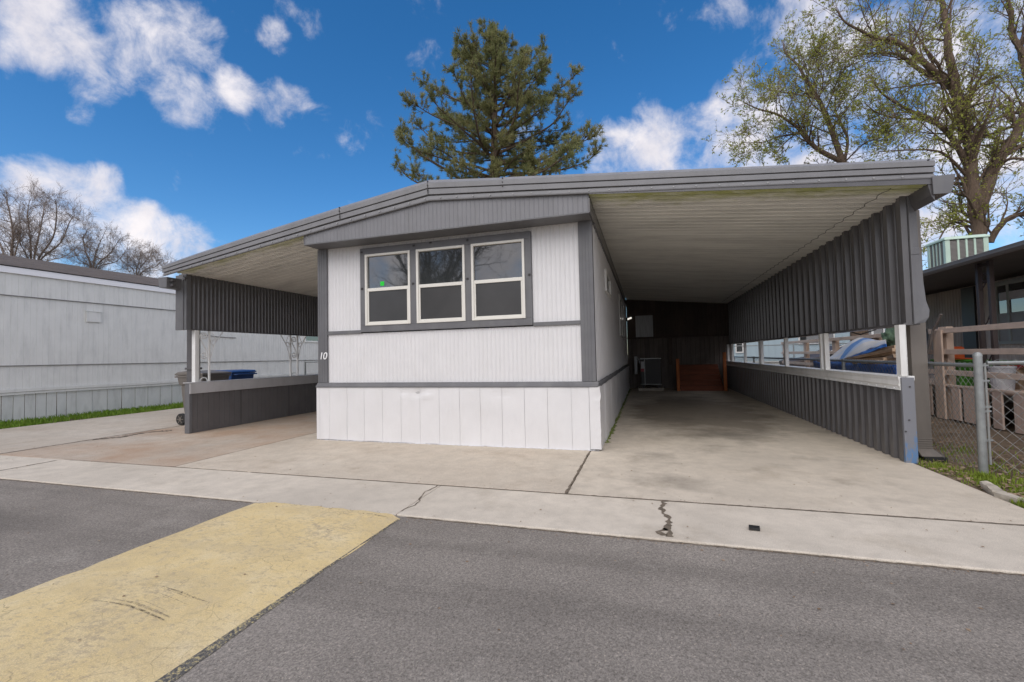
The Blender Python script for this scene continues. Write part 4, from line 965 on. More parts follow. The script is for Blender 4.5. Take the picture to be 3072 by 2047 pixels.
def tarp2(u, v):
    y = 7.45+3.2*v; return (3.34+.05*mnoise.noise((y*5, u*3, 0))+.06*u, y+.03*mnoise.noise((y*2, u*6, 3)), .975-.9*u+.03*mnoise.noise((y*3, 0, 1)))
cloth('tarp', tarp2, 14, 50, 'tarpblue', 'plain bright blue tarp hanging down behind the chain link fence')
BOT2 = [(x, y+32) for x, y in BOTL]
def tarp3(u, v):
    a = c62(poly(BOTL, v), 3.74); b = c62(poly(BOT2, v), 3.70); q = a.lerp(b, u); return tuple(q+Vector((.02*mnoise.noise((q.y*6, u*3, 9)), 0, 0)))
cloth('tarp', tarp3, 10, 40, 'tarpblue', 'bright blue hem folded under the patched tarp')
def sheet4(u, v):
    a = c62((1790+300*v, 368-58*v), 4.1); b = c62((1800+300*v, 400-50*v), 3.85); q = a.lerp(b, u); return tuple(q+Vector((0, 0, .03*mnoise.noise((q.x*9, q.y*6, 2)))))
o = cloth('plastic_sheet', sheet4, 10, 24, 'curtain2', 'pale crumpled sheet on the lumber below the olive bag'); o['category'] = 'sheet'
# parked car seen beyond the rails
car = thing('parked_car', 'dark parked car seen beyond the timber rails', 'car', (7.4, 19.5, 0))
cx, cy = 7.4, 19.8
sec = [(-2.1, .55), (-2.15, .8), (-1.2, .95), (-.4, 1.36), (.9, 1.40), (1.6, 1.05), (2.15, .98), (2.2, .5), (2.0, .3), (-2.0, .3)]
build('body', MB().prism([(cx+a, cy-.85, z) for a, z in sec], (0, 1.7, 0)), 'bronze', car, bev=.05)
build('window', MB().prism([(cx+a, cy-.86, z) for a, z in ((-1.05, .98), (-.38, 1.3), (.85, 1.33), (1.4, 1.05))], (0, 1.72, 0)), 'carglass', car)
build('roof_trim', MB().tube([(cx+a, cy-.86, z) for a, z in ((-1.2, .97), (-.42, 1.375), (.9, 1.415), (1.6, 1.07))], .02, 6), 'trimwhite', car)
for a in (-1.35, 1.35):
    for s in (-.82, .82):
        w = build('wheel', MB().cyl((cx+a, cy+s-.1, .32), (cx+a, cy+s+.1, .32), .32, 20), 'black', car, bev=.03)
        build('rim', MB().cyl((cx+a, cy+s-.11, .32), (cx+a, cy+s+.11, .32), .2, 12), 'galv', w)
# pale blue house far behind
bh = thing('blue_house', 'pale blue house with white framed windows seen through carport opening', 'house', (9, 28, 0))
build('wall', sheet_y(26, 1, 2.6, 15, .66, 3.2, .3, [(0, 0), (.9, 0), (.93, .01), (.97, .01)]), 'pblue', bh, solid=.004)
build('skirt', MB().box(2.7, 15, 26.06, 26.1, -.05, .62), 'lg', bh); build('skirt_trim', MB().box(2.6, 15, 25.97, 26.05, .62, .67), 'lg', bh)
for x in (3.6, 5.2, 6.8, 8.4, 10): build('skirt_vent', MB().box(x-.06, x+.06, 25.95, 26.04, .3, .62), 'grooved', bh)
for x0, x1, z0, z1 in ((4.66, 5.02, 1.20, 1.9), (7.62, 9.1, 1.55, 2.7), (10, 11.2, 1.5, 2.6)):
    w = build('window', MB().box(x0-.06, x0, 25.95, 26.03, z0, z1).box(x1, x1+.06, 25.95, 26.03, z0, z1).box(x0-.06, x1+.06, 25.95, 26.03, z0-.06, z0).box(x0-.06, x1+.06, 25.95, 26.03, z1, z1+.06).box((x0+x1)/2+.1, (x0+x1)/2+.2, 25.955, 26.03, z0, z1), 'trimwhite', bh)
    build('pane', MB().box(x0, x1, 25.985, 26.0, z0, z1), 'pane', w)
build('roof', MB().prism([(2.4, 25.7, 3.15), (2.4, 28, 3.9), (2.4, 30.3, 3.15), (2.4, 30.3, 3.05), (2.4, 25.7, 3.05)], (12.8, 0, 0)), 'shingle', bh)
build('rear_wall', MB().box(2.6, 15, 29.9, 30, 0, 3.1), 'pblue', bh)
for x in (2.6, 14.9): build('end_wall', MB().box(x, x+.1, 26.1, 29.89, 0, 3.1), 'pblue', bh)

bin_(-8.60, 6.81, 'bin_t', 'bin_t', 'brown wheeled bin standing at the end of the left half wall', R(90))
bin_(-9.84, 7.75, 'bin_t', 'bin_t', 'brown wheeled bin between the scroll post and the blue bin', R(-90))
bin_(-9.07, 7.85, 'bin_b', 'bin_b', 'bright blue wheeled bin behind the left half wall', R(-90))

# ------------------------------------------------------------------ plants on the ground
def blades(name, spots, hmin, hmax, mat, w=.006, seed=0):
    rnd = random.Random(seed); m = MB(); vs = []; fs = []
    for x, y, z, s in spots:
        a = rnd.uniform(0, 2*PI); h = rnd.uniform(hmin, hmax)*s; l = h*rnd.uniform(.1, .7); b = a+rnd.uniform(-.5, .5)
        dx, dy = math.cos(a)*w, math.sin(a)*w; i = len(vs)
        ex, ey = math.cos(b+1.57)*l, math.sin(b+1.57)*l
        vs += [(x-dx, y-dy, z), (x+dx, y+dy, z), (x+ex*.4+dx*.7, y+ey*.4+dy*.7, z+h*.65), (x+ex*.4-dx*.7, y+ey*.4-dy*.7, z+h*.65), (x+ex, y+ey, z+h)]
        fs += [(i, i+1, i+2, i+3), (i+3, i+2, i+4)]
    m.v = vs; m.f = fs; return build(name, m, mat)
rnd = random.Random(11); sp = []
for _ in range(15000):
    y = rnd.uniform(4.6, 15); d = rnd.random()**1.2*1.15; x = -13.48+d+.1*mnoise.noise((y*2, 0, 0))
    if rnd.random() < .35+.9*mnoise.noise((x*1.2, y*.8, 0))+.35: sp.append((x, y, -.03, 1-.3*d))
tag(blades('grass_strip', sp, .05, .13, 'grass', .009, 1), 'strip of short green grass along the gray home', 'grass', kind='stuff')
g = MB().box(-13.6, -12.3, 4.8, 24, -.06, -.03); struct('soil_strip', g, 'ground')
sp = []
cl_ = [(2.80, 5.55, .18, 500), (2.95, 5.2, .2, 700), (2.84, 4.95, .12, 350), (3.05, 4.75, .16, 500), (2.72, 4.35, .1, 900), (2.80, 4.1, .16, 1500), (2.95, 3.95, .16, 900), (3.2, 5.0, .25, 300), (3.3, 5.6, .4, 250), (2.9, 6.0, .15, 300), (3.6, 4.6, .4, 200), (3.5, 6.5, .6, 250)]
for cx, cy, r, n in cl_:
    for _ in range(n):
        a = rnd.uniform(0, 6.28); q = abs(rnd.gauss(0, r)); x, y = cx+q*math.cos(a), cy+q*math.sin(a)
        if x > 2.67 and y > 3.9: sp.append((x, y, -.02, max(.25, 1-q/(2.5*r))))
tag(blades('weeds', sp, .025, .085, 'sprigs', .0045, 2), 'bright green weeds growing along the right driveway edge', 'weeds', kind='stuff')
m = MB(); vs = []; fs = []
for _ in range(6500):
    x = 2.68+abs(rnd.gauss(0, 1.3)); y = 4+rnd.random()**1.5*9
    if x > 5: continue
    s = rnd.uniform(.008, .03); a = rnd.uniform(0, 6.28); t_ = rnd.uniform(-.4, .4); z = .012+rnd.random()*.012+dz(x, y)*min(1, (x-2.66)*2)-.008; i = len(vs)
    ca, sa = math.cos(a)*s, math.sin(a)*s
    vs += [(x-ca, y-sa, z), (x+sa*.5, y-ca*.5, z+s*t_), (x+ca, y+sa, z), (x-sa*.5, y+ca*.5, z-s*t_*.3)]; fs.append((i, i+1, i+2, i+3))
m.v = vs; m.f = fs; tag(build('leaf_litter', m, 'litter'), 'dry leaf litter scattered over the dirt yard', 'litter', kind='stuff')
for i, (x, y, rz, l, d) in enumerate(((2.735, 4.72, 1.3, .3, 'chipped concrete edging piece farther from the road'), (2.73, 4.36, 1.85, .4, 'longer concrete edging piece beside the bright weeds'))):
    bm = bmesh.new(); bmesh.ops.create_cube(bm, size=1); bmesh.ops.subdivide_edges(bm, edges=bm.edges[:], cuts=6, use_grid_fill=True)
    for v in bm.verts:
        v.co = Vector((v.co.x*l, v.co.y*.07, v.co.z*.06)); v.co += Vector((.012*mnoise.noise(v.co*25), .014*mnoise.noise(v.co*22+Vector((5, 0, i))), .014*mnoise.noise(v.co*18+Vector((9, i, 0)))))
    me = bpy.data.meshes.new('edging_stone'); bm.to_mesh(me); bm.free(); me.materials.append(MAT['stone'])
    o = bpy.data.objects.new('edging_stone', me); COL.objects.link(o); o.location = (x, y, .012); o.rotation_euler.z = rz; tag(o, d, 'stone', 'edging pieces along the driveway')
# small litter on the paving
p = ray(1536+1112/1.532, 1200+595/1.532); p = Vector((0, 0, H))+p*(-H/p.z)
m = MB(); a = [(-.035, -.028), (.03, -.035), (.04, .022), (-.026, .03)]
m.prism([(p.x+q[0], p.y+q[1], .003) for q in a], (0, 0, .016)); m.cyl((p.x+.004, p.y-.012, .019), (p.x+.004, p.y-.012, .0205), .007, 8)
tag(build('plastic_scrap', m, 'black', origin=(p.x, p.y, 0), bev=.004), 'small black plastic scrap lying on the concrete strip', 'scrap')
bits = MB(); vs = []; fs = []
for k_ in range(1100):
    x = rnd.uniform(-9, 4); y = rnd.uniform(.8, 5.4) if k_ < 420 else 3.06-abs(rnd.gauss(0, .05)) if k_ < 900 else 3.872+rnd.gauss(0, .03)
    if -3.3 < x < -1.8 and y < 3.05: z = .024
    elif y < 3.07: z = -.008
    else: z = .008
    if x > 2.6 and y > 3.9: continue
    s = rnd.uniform(.004, .013) if k_ < 420 else rnd.uniform(.002, .008); a = rnd.uniform(0, 6.28); i = len(vs); ca, sa = math.cos(a)*s, math.sin(a)*s; q = rnd.uniform(.25, .7)
    vs += [(x-ca, y-sa, z), (x+sa*q, y-ca*q, z+.003), (x+ca, y+sa, z), (x-sa*q, y+ca*q, z)]; fs.append((i, i+1, i+2, i+3))
bits.v = vs; bits.f = fs; tag(build('leaf_scraps', bits, 'litter'), 'tiny dry leaf scraps scattered on the paving', 'litter', kind='stuff')

# ------------------------------------------------------------------ trees
def unit(v): return v.normalized() if v.length > 1e-9 else Vector((0, 0, 1))
def rvec(rnd): return Vector((rnd.gauss(0, 1), rnd.gauss(0, 1), rnd.gauss(0, 1))).normalized()
class Tree:
    def __init__(s, seed, leafsize=.07, droop=.0): s.wood = MB(); s.tw = MB(); s.lv = []; s.lf = []; s.r = random.Random(seed); s.ls = leafsize; s.droop = droop
    def leaf(s, p, d):
        L = s.ls*s.r.uniform(.6, 1.3); d = unit(d+rvec(s.r)*.7); w = unit(d.cross(rvec(s.r)))*L*.24; i = len(s.lv)
        s.lv += [p, p+d*L*.5+w, p+d*L, p+d*L*.5-w]; s.lf.append((i, i+1, i+2, i+3))
    def grow(s, p, d, L, r, lvl, leaves=True, nsub=5, wander=.22, upw=.08):
        n = max(3, int(L/.22) if lvl > 0 else 4); pts = [p.copy()]; rs = [r]; dd = unit(d); step = L/n
        for i in range(n):
            dd = unit(dd+rvec(s.r)*wander+Vector((0, 0, upw-s.droop*(i/n if lvl < 2 else .3))))
            p = p+dd*step; pts.append(p.copy()); rs.append(max(.004, r*(1-.8*(i+1)/n)))
        (s.wood if r > .03 else s.tw).tube(pts, rs, 6 if r > .05 else 4 if r > .02 else 3, False)
        if lvl > 0:
            for k in range(nsub):
                t = s.r.uniform(.2, 1); i = min(n-1, int(t*n)); q = pts[i].lerp(pts[i+1], t*n-i)
                nd = unit(unit(pts[i+1]-pts[i])*.7+rvec(s.r)*.8+Vector((0, 0, .12)))
                s.grow(q, nd, L*s.r.uniform(.35, .6), max(.005, r*(1-.7*t)*.55), lvl-1, leaves, nsub, wander, upw)
        if leaves and lvl == 0:
            for k in range(leaves if lvl == 0 else leaves//2):
                t = s.r.uniform(.15, 1); i = min(n-1, int(t*n)); s.leaf(pts[i].lerp(pts[i+1], t*n-i)+rvec(s.r)*.03, unit(pts[i+1]-pts[i]))
    def limb(s, pts, r0, r1, nsub, sublen, lvl, leaves, t0=.15, subn=5, wander=.22, upw=.08, sides=9):
        n = len(pts); 
        # smooth the surveyed line
        P = []
        for i in range(n-1):
            a, b, c, d = pts[max(0, i-1)], pts[i], pts[i+1], pts[min(n-1, i+2)]
            for k in range(5):
                t = k/5; P.append(.5*((2*b)+(-a+c)*t+(2*a-5*b+4*c-d)*t*t+(-a+3*b-3*c+d)*t**3)+rvec(s.r)*r1*.35)
        P.append(pts[-1]); m = len(P)
        s.wood.tube(P, [r0+(r1-r0)*i/(m-1) for i in range(m)], sides, False)
        for k in range(nsub):
            t = t0+(1-t0)*(k+s.r.random())/nsub; i = min(m-2, int(t*(m-1))); q = P[i]
            nd = unit(unit(P[i+1]-P[i])*.6+rvec(s.r)*.9+Vector((0, 0, .25)))
            rr = (r0+(r1-r0)*t)
            s.grow(q, nd, sublen*s.r.uniform(.5, 1.2)*(1-.3*t), min(rr*.45, .06), lvl, leaves, subn, wander, upw)
    def finish(s, name, label, cat, loc, bark, leafmat=None, group=None):
        t = thing(name, label, cat, loc, group)
        build('trunk', s.wood, bark, t, smooth=True)
        if s.tw.v: build('twigs', s.tw, bark, t)
        if leafmat and s.lv:
            m = MB(); m.v = [tuple(v) for v in s.lv]; m.f = s.lf; build('crown', m, leafmat, t)
        return t
def c3b(x, y): return (2120+x/2.063, y/2.063)
def line(pts, Y, dy=0., bend=0.):
    n = len(pts); return [at(*c3b(*p), Y+dy*i/max(1, n-1)+bend*math.sin(PI*i/max(1, n-1))) for i, p in enumerate(pts)]
# big right tree
YB = 17.5
T = Tree(31, .075, .10)
base = at(*c3b(1690, 1568), YB); 
T.limb([Vector((base.x+.1, YB, -.1)), base.lerp(Vector((base.x+.1, YB, -.1)), .5), base]+line([(1655, 1250), (1635, 1000), (1600, 800), (1555, 640)], YB), 0.231, 0.140, 29, 2.4, 2, 4, .35, 5)
T.limb(line([(1555, 640), (1530, 480), (1495, 330), (1490, 200), (1470, 80), (1450, -40), (1440, -200), (1400, -380)], YB, .8), 0.140, 0.035, 16, 1.6, 2, 4, .3, 5)
T.limb(line([(1545, 600), (1490, 500), (1390, 430), (1270, 320), (1150, 250), (1050, 240), (950, 190), (860, 140), (800, 60)], YB, -1.5), 0.112, 0.017, 29, 2.2, 2, 4, .1, 5)
T.limb(line([(1530, 560), (1440, 500), (1300, 420), (1200, 345), (1100, 330), (950, 340), (850, 390)], YB, 1.0), 0.091, 0.014, 25, 1.9, 2, 4, .15, 5)
T.limb(line([(1610, 1020), (1520, 860), (1400, 745), (1250, 680), (1100, 590), (1040, 520)], YB, -1.2), 0.091, 0.014, 27, 1.9, 2, 4, .1, 5)
T.limb(line([(1440, 780), (1330, 740), (1200, 735), (1060, 700), (980, 640)], YB, -1.5), 0.042, 0.010, 18, 1.5, 2, 4, .1, 5)
T.limb(line([(1600, 1080), (1480, 960), (1380, 930), (1230, 930), (1080, 940)], YB, -1.8), 0.049, 0.010, 20, 1.6, 2, 4, .1, 5)
T.limb(line([(1680, 1330), (1770, 1040), (1860, 920), (1925, 820), (1975, 680), (2010, 540)], YB, .8), 0.182, 0.084, 23, 2.0, 2, 4, .1, 5)
T.limb(line([(2010, 540), (1965, 400), (1935, 290), (1890, 210), (1885, 80), (1860, -20), (1850, -200)], YB+.8), 0.112, 0.035, 13, 1.5, 2, 4, .2, 5)
T.limb(line([(1780, 1030), (1900, 980), (2030, 1010)], YB, -1), 0.056, 0.021, 9, 1.5, 2, 4, .1, 5)
T.limb(line([(1640, 1380), (1560, 1360), (1490, 1400), (1430, 1500)], YB, -1), 0.042, 0.014, 13, 1.3, 2, 4, .1, 5)
T.limb(line([(1860, 760), (1890, 640), (1800, 540), (1700, 460)], YB, 1), 0.035, 0.010, 11, 1.5, 2, 4, .1, 5)
T.limb(line([(1750, 1500), (1830, 1380), (1930, 1330), (2050, 1350)], YB, -.6), 0.098, 0.035, 13, 1.7, 2, 4, .1, 5)
T.limb(line([(1560, 660), (1620, 560), (1690, 400), (1650, 280)], YB, -.8), 0.028, 0.009, 9, 1.4, 2, 4, .1, 5)
T.finish('willow_tree', 'large budding tree with forked trunk rising behind the mint cooler', 'tree', (base.x, YB, 0), 'bark', 'leaves')
YA = 18.5
T = Tree(37, .075, .06); b0 = at(*c3b(845, 1010), YA); bg = Vector((b0.x+.3, YA, -.1))
T.limb([bg, bg.lerp(b0, .5), b0], .3, .17, 6, 2, 2, 4, .5, 5)
T.limb(line([(845, 1010), (795, 870), (740, 720), (690, 610), (620, 500), (560, 400), (490, 330), (470, 250)], YA, .8), 0.105, 0.014, 29, 1.8, 2, 4, .15, 5)
T.limb(line([(830, 1000), (690, 925), (610, 850), (555, 785), (440, 710), (330, 680), (240, 640)], YA, -1), 0.091, 0.014, 32, 1.6, 2, 4, .15, 5)
T.limb(line([(640, 885), (612, 810), (598, 745)], YA), 0.042, 0.014, 6, 1, 1, 6)
T.limb(line([(700, 620), (640, 600), (520, 580), (400, 560), (340, 520)], YA, .8), 0.035, 0.009, 18, 1.3, 2, 4, .1, 5)
T.limb(line([(580, 828), (450, 845), (350, 880), (230, 880)], YA, -1.2), 0.032, 0.009, 20, 1.3, 2, 4, .1, 5)
T.limb(line([(560, 820), (480, 890), (400, 980)], YA, -.8), 0.028, 0.014, 11, 1.1, 2, 4, .1, 5)
T.limb(line([(855, 990), (870, 850), (800, 700), (800, 600), (830, 480)], YA, 1), 0.056, 0.010, 25, 1.5, 2, 4, .15, 5)
T.limb(line([(690, 620), (720, 500), (680, 380), (700, 280)], YA, -.7), 0.028, 0.009, 18, 1.3, 2, 4, .1, 5)
T.limb(line([(860, 1000), (960, 900), (1050, 860)], YA, -.8), 0.028, 0.009, 16, 1.4, 2, 4, .1, 5)
T.finish('willow_tree', 'smaller budding tree leaning left above the right carport roof', 'tree', (bg.x, YA, 0), 'bark', 'leaves')

# pine
YP = 24.0; px0 = -7.95
P = MB(); Nv = []; Nf = []; rnd = random.Random(17); TOP = 20.95
P.tube([(px0+.12*math.sin(z*.4), YP, z) for z in [-.1, 3, 6, 9, 12, 15, 18, 20.2, 20.85]], [.42, .37, .33, .28, .23, .17, .1, .04, .015], 10, False)
def tuft(p, d, L=.3, n=26):
    for _ in range(n):
        e = unit(d*.75+rvec(rnd)*.85); l = L*rnd.uniform(.6, 1.1); w = unit(e.cross(rvec(rnd)))*.014; i = len(Nv); q = p+rvec(rnd)*.05-d*rnd.uniform(0, .14)
        Nv.extend([q-w, q+w, q+e*l]); Nf.append((i, i+1, i+2))
WID = [(7, 6.2), (9, 6.6), (11, 6.5), (12, 6.4), (13, 5.4), (14, 5.1), (15, 4.4), (16.2, 3.5), (17, 2.7), (18, 1.9), (18.8, 1.35), (19.4, .85), (20, .5), (21.3, .2)]
def pine_branch(z, az, L, up_=.3):
    n = max(5, int(L/.35)); p = Vector((px0, YP, z)); d = Vector((math.cos(az), math.sin(az), up_)).normalized(); pts = [p.copy()]
    for i in range(n):
        d = unit(d+rvec(rnd)*.13+Vector((0, 0, .012+.07*(i/n)**2))); p = p+d*L/n; pts.append(p.copy())
    r0 = .02+.013*L
    P.tube(pts, [r0*(1-.85*i/n) for i in range(n+1)], 5, False)
    tuft(pts[-1], d, .32, 30)
    ns = int(4.6*L)+4
    for k in range(ns):
        t = 1-(rnd.random()**1.5)*.82; i = min(n-1, int(t*n)); q = pts[i].lerp(pts[i+1], t*n-i); bd = unit(pts[i+1]-pts[i])
        e = unit(bd*.6+rvec(rnd)*.75+Vector((0, 0, .3))); l = rnd.uniform(.25, .7)*(.6+.1*L); m_ = q+e*l*.5; e2 = unit(e+Vector((0, 0, .45))); end = m_+e2*l*.5
        P.tube([q, m_, end], [.018, .013, .007], 3, False)
        tuft(end, e2, .3, 26)
        if l > .45: tuft(m_+rvec(rnd)*.05, e, .27, 18)
        if rnd.random() < .75:
            f = unit(e+rvec(rnd)*.9+Vector((0, 0, .2))); x2 = m_+f*l*.5; P.tube([m_, x2], .008, 3, False); tuft(x2, f, .28, 22)
z = 8.0; az = 0
while z < 19.9:
    W = lerp(WID, z)
    for k in range(5 if z > 11 else 3):
        az += 2.39996+rnd.uniform(-.35, .35)
        pine_branch(z+rnd.uniform(-.25, .25), az, W*(rnd.uniform(.4, .8) if rnd.random() < .6 else rnd.uniform(.8, 1.12)), (.02 if z < 12 else .02+.06*(z-12))+rnd.uniform(-.1, .14))
    z += .40 if z > 10.4 else .8
for zz, azz, L, u in ((11.6, PI, 7.9, -.02), (12.3, 0, 6.0, .0), (14.6, .1, 5.4, .25), (15.6, PI-.1, 4.2, .45), (12.9, PI+.2, 5.9, .18), (17.1, .15, 3.4, .5), (18.2, PI, 2.6, .55), (11.3, -.2, 6.3, .05)):
    pine_branch(zz, azz, L, u)
for k in range(60): tuft(Vector((px0+rnd.gauss(0, .16), YP+rnd.gauss(0, .16), TOP-.15-rnd.random()*1.6)), Vector((rnd.gauss(0, .5), rnd.gauss(0, .5), 1)).normalized(), .3, 26)
pt = thing('pine_tree', 'tall dark green pine standing behind the white home', 'tree', (px0, YP, 0))
build('trunk', P, 'barkp', pt, smooth=True)
m = MB(); m.v = [tuple(v) for v in Nv]; m.f = Nf; build('crown', m, 'needles', pt)

# bare trees behind the left neighbour
def c5b(x, y): return (x/1.8236, y/1.8236)
def bline(pts, Y, dy=0): n = len(pts); return [at(*c5b(*p), Y+dy*i/max(1, n-1)) for i, p in enumerate(pts)]
def bare(seed, Y, label, stems, baseX, tips=1.7, nsub=16, lvl=2, grp='bare trees behind the gray home'):
    T = Tree(seed); 
    b = at(*c5b(baseX, 1500), Y); b = Vector((b.x, Y, 0))
    for s_, r in stems:
        L = bline(s_, Y, T.r.uniform(-1.2, 1.2)); T.limb([b+Vector((T.r.uniform(-.1, .1), 0, -.1)), b.lerp(L[0], .55)]+L, r*1.0, r*.14, nsub+12, tips*1.05, lvl, 0, .42, 6, .24, .07, 6)
    return T.finish('bare_tree', label, 'tree', tuple(b), 'barkb', None, grp)
bare(51, 21, 'bare tree with tall straight stems at the far left edge', [([(60, 1440), (70, 1280), (45, 1130), (20, 1060)], .14), ([(30, 1440), (-30, 1250), (-60, 1120)], .11), ([(75, 1440), (110, 1280), (100, 1160)], .1)], 55, 1.7, 24)
bare(53, 22, 'bare tree fanning up behind the brown shingle roof, second from left', [([(170, 1440), (165, 1300), (150, 1170), (165, 1090)], .11), ([(185, 1440), (215, 1280), (240, 1150), (238, 1110)], .12), ([(160, 1450), (110, 1330), (90, 1230)], .08), ([(205, 1470), (360, 1400), (450, 1320)], .08), ([(200, 1450), (290, 1300), (310, 1150), (300, 1090)], .11), ([(200, 1460), (330, 1330), (390, 1200), (440, 1210)], .1)], 190, 1.8, 20)
bare(57, 24, 'bare tree with low spreading twigs, third from left behind the roof', [([(500, 1480), (470, 1380), (455, 1300), (480, 1265)], .09), ([(510, 1480), (530, 1370), (575, 1270)], .1), ([(520, 1480), (600, 1390), (660, 1300)], .1), ([(525, 1485), (640, 1430), (700, 1350)], .07), ([(500, 1485), (430, 1420), (400, 1340)], .07)], 510, 1.5, 20)
bare(59, 25, 'smallest bare tree, just left of the carport fascia end', [([(745, 1500), (760, 1440), (770, 1380)], .07), ([(755, 1500), (800, 1430), (830, 1390)], .07), ([(765, 1510), (850, 1460), (890, 1420)], .06), ([(735, 1500), (690, 1450), (650, 1410)], .05), ([(765, 1510), (860, 1480), (920, 1450)], .05)], 750, 1.3, 18)
# the bare tree across the road that shows as a reflection in the panes
T = Tree(61); b = Vector((-12.6, -13.5, 0))
T.limb([b, b+Vector((.1, 0, 2)), b+Vector((0, .2, 4))], .35, .25, 4, 2, 2, 0, .6)
for dx, dy in ((-2.2, .3), (-1, -.8), (.3, .5), (1.4, -.4), (2.6, .4), (3.6, .2)):
    q = b+Vector((0, .2, 3.6)); T.limb([q, q+Vector((dx*.5, dy, 2.2)), q+Vector((dx, dy*1.5, 4.6)), q+Vector((dx*1.2, dy*2, 7))], .13, .03, 30, 2.8, 2, 0, .05, 7)
T.finish('bare_tree', 'bare tree across the road, reflected in the triple window', 'tree', tuple(b), 'barkb')

# ------------------------------------------------------------------ sky and light
SUN_EL, SUN_AZ = R(44), R(190)        # azimuth from +y toward +x: the sun stands behind the camera
w = bpy.data.worlds.new('World'); sc.world = w; w.use_nodes = True; nt = w.node_tree; L = nt.links
bg = nt.nodes['Background']; bg.inputs['Strength'].default_value = .1
sky = nt.nodes.new('ShaderNodeTexSky'); sky.sky_type = 'NISHITA'; sky.sun_disc = False
sky.sun_elevation = SUN_EL; sky.sun_rotation = SUN_AZ; sky.altitude = 800; sky.air_density = 1.0; sky.dust_density = .6; sky.ozone_density = 2.5
tc = nt.nodes.new('ShaderNodeTexCoord'); gen = tc.outputs['Generated']
def math_(op, a, b=None, clamp=False):
    n = nt.nodes.new('ShaderNodeMath'); n.operation = op; n.use_clamp = clamp
    for i, v in enumerate((a, b)):
        if v is None: continue
        if hasattr(v, 'is_linked'): L.new(v, n.inputs[i])
        else: n.inputs[i].default_value = v
    return n.outputs[0]
def smooth(v, a, b, lo=0., hi=1.):
    n = nt.nodes.new('ShaderNodeMapRange'); n.interpolation_type = 'SMOOTHSTEP'; L.new(v, n.inputs[0])
    n.inputs[1].default_value = a; n.inputs[2].default_value = b; n.inputs[3].default_value = lo; n.inputs[4].default_value = hi; return n.outputs[0]
def blob(x, y, r, amp):                # a cloud puff in a given direction; r in photo units of 2353
    r = r*(.86 if x < 1300 else 1); d = ray(x*3072/2353, y*3072/2353).normalized(); e = ray((x+r)*3072/2353, y*3072/2353).normalized()
    dp = nt.nodes.new('ShaderNodeVectorMath'); dp.operation = 'DOT_PRODUCT'; L.new(gen, dp.inputs[0]); dp.inputs[1].default_value = d
    return smooth(dp.outputs['Value'], 1-(1-d.dot(e))*1.9, 1-(1-d.dot(e))*.0, 0, amp)
BL = [(20, 120, 60, .55), (100, 60, 110, .95), (160, 140, 100, .95), (250, 160, 90, .95), (220, 215, 60, .8), (340, 80, 85, .85), (430, 80, 85, .8), (390, 190, 70, .9), (420, 230, 80, 1), (540, 205, 60, .9), (640, 235, 60, .8), (690, 225, 35, .7), (180, 265, 45, .75), (300, 130, 60, .8), (500, 70, 30, .5),
      (630, 85, 45, .65), (815, 318, 45, .5), (860, 270, 30, .42), (730, 40, 60, .35),
      (110, 440, 120, .95), (210, 450, 100, .9), (230, 405, 60, .75), (60, 540, 150, .95), (230, 500, 110, .8), (330, 560, 120, .85), (420, 560, 80, .75), (330, 480, 40, .5), (300, 620, 120, .9),
      (1480, 320, 70, .75), (1580, 330, 90, .85), (1700, 300, 130, .9), (1690, 200, 60, .45), (1830, 420, 200, .9), (1980, 300, 230, .85), (2150, 450, 260, 1), (1850, 30, 130, .85), (1980, 60, 160, .95), (2130, 100, 130, .75), (1660, 15, 70, .6), (2300, 60, 110, .55), (2280, 300, 200, .7), (1560, 20, 60, .4), (1250, 370, 160, .3), (1420, 390, 110, .5)]
mask = None
for b in BL:
    o = blob(*b)
    if mask is None: mask = o
    else: mask = math_('SUBTRACT', math_('ADD', mask, o), math_('MULTIPLY', mask, math_('MINIMUM', o, 1.)))
sx = nt.nodes.new('ShaderNodeSeparateXYZ'); L.new(gen, sx.inputs[0])
dpf = nt.nodes.new('ShaderNodeVectorMath'); dpf.operation = 'DOT_PRODUCT'; L.new(gen, dpf.inputs[0]); dpf.inputs[1].default_value = fwd
back = smooth(dpf.outputs['Value'], .5, .0, 0, 1.2)   # unbroken cloud added outside the view to neutralise the ambient light
mask = math_('MAXIMUM', mask, back)
n1 = N(nt, 'ShaderNodeTexNoise', Scale=7.0, Detail=9., Roughness=.6, Distortion=.4); L.new(gen, n1.inputs['Vector'])
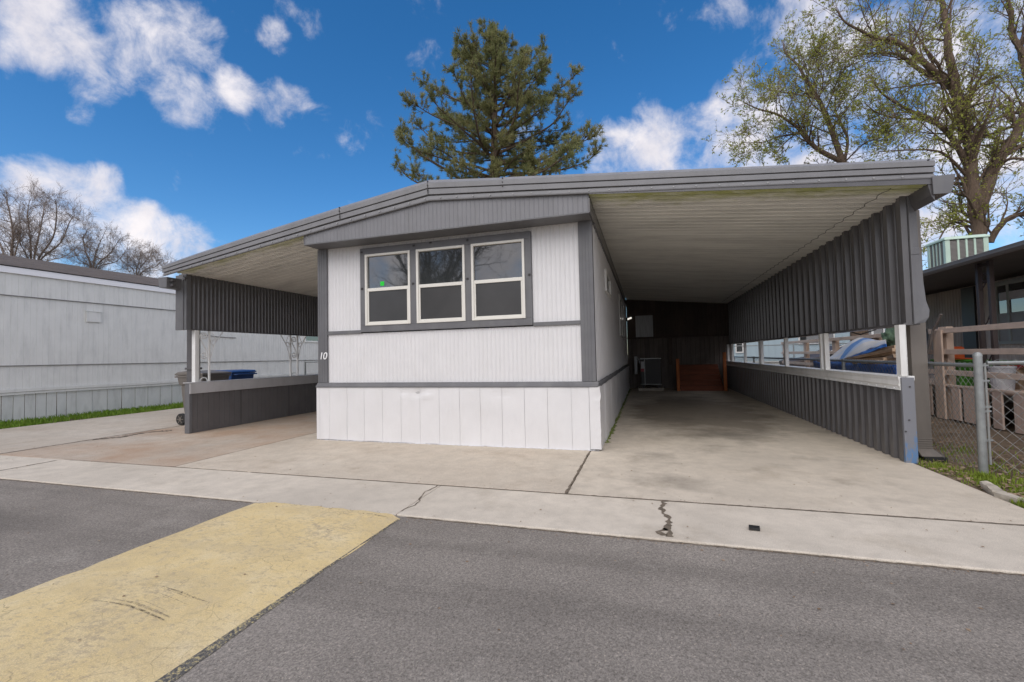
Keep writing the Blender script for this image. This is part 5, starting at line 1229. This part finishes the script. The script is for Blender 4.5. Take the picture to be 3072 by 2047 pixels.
n2 = N(nt, 'ShaderNodeTexNoise', Scale=15., Detail=7., Roughness=.65, Distortion=.3); L.new(gen, n2.inputs['Vector'])
nn = math_('ADD', math_('MULTIPLY', n1.outputs['Fac'], .52), math_('MULTIPLY', n2.outputs['Fac'], .48))
dens = math_('ADD', math_('MINIMUM', mask, 1.2), math_('MULTIPLY', math_('SUBTRACT', nn, .5), 4.4))
alpha = smooth(dens, .22, 1.5)
n3 = N(nt, 'ShaderNodeTexNoise', Scale=9., Detail=6., Roughness=.6); L.new(gen, n3.inputs['Vector'])
cc = nt.nodes.new('ShaderNodeValToRGB'); L.new(n3.outputs['Fac'], cc.inputs[0])
cc.color_ramp.elements[0].position = .3; cc.color_ramp.elements[0].color = (4.5, 4.45, 5.0, 1); cc.color_ramp.elements[1].position = .65; cc.color_ramp.elements[1].color = (6.5, 6.2, 6.35, 1)
hs = N(nt, 'ShaderNodeHueSaturation', Saturation=1.33, Value=1.06); L.new(sky.outputs[0], hs.inputs['Color'])
bk_ = smooth(dpf.outputs['Value'], .62, -.5, 1., 1.5)      # cloud brightened behind the camera to boost light from that side
vm = nt.nodes.new('ShaderNodeVectorMath'); vm.operation = 'SCALE'; L.new(cc.outputs[0], vm.inputs[0]); L.new(bk_, vm.inputs['Scale'])
mx = nt.nodes.new('ShaderNodeMix'); mx.data_type = 'RGBA'; L.new(alpha, mx.inputs[0]); L.new(hs.outputs[0], mx.inputs[6]); L.new(vm.outputs[0], mx.inputs[7])
L.new(mx.outputs[2], bg.inputs['Color'])
sd = bpy.data.lights.new('sun', 'SUN'); sd.energy = 1.0; sd.angle = R(55); sd.color = (1, .95, .87)
so = bpy.data.objects.new('sun', sd); COL.objects.link(so)
dirv = Vector((math.sin(SUN_AZ)*math.cos(SUN_EL), math.cos(SUN_AZ)*math.cos(SUN_EL), math.sin(SUN_EL)))
so.rotation_euler = dirv.to_track_quat('Z', 'Y').to_euler()
sc.view_settings.view_transform = 'Standard'; sc.view_settings.look = 'None'; sc.view_settings.exposure = .62; sc.view_settings.gamma = 1
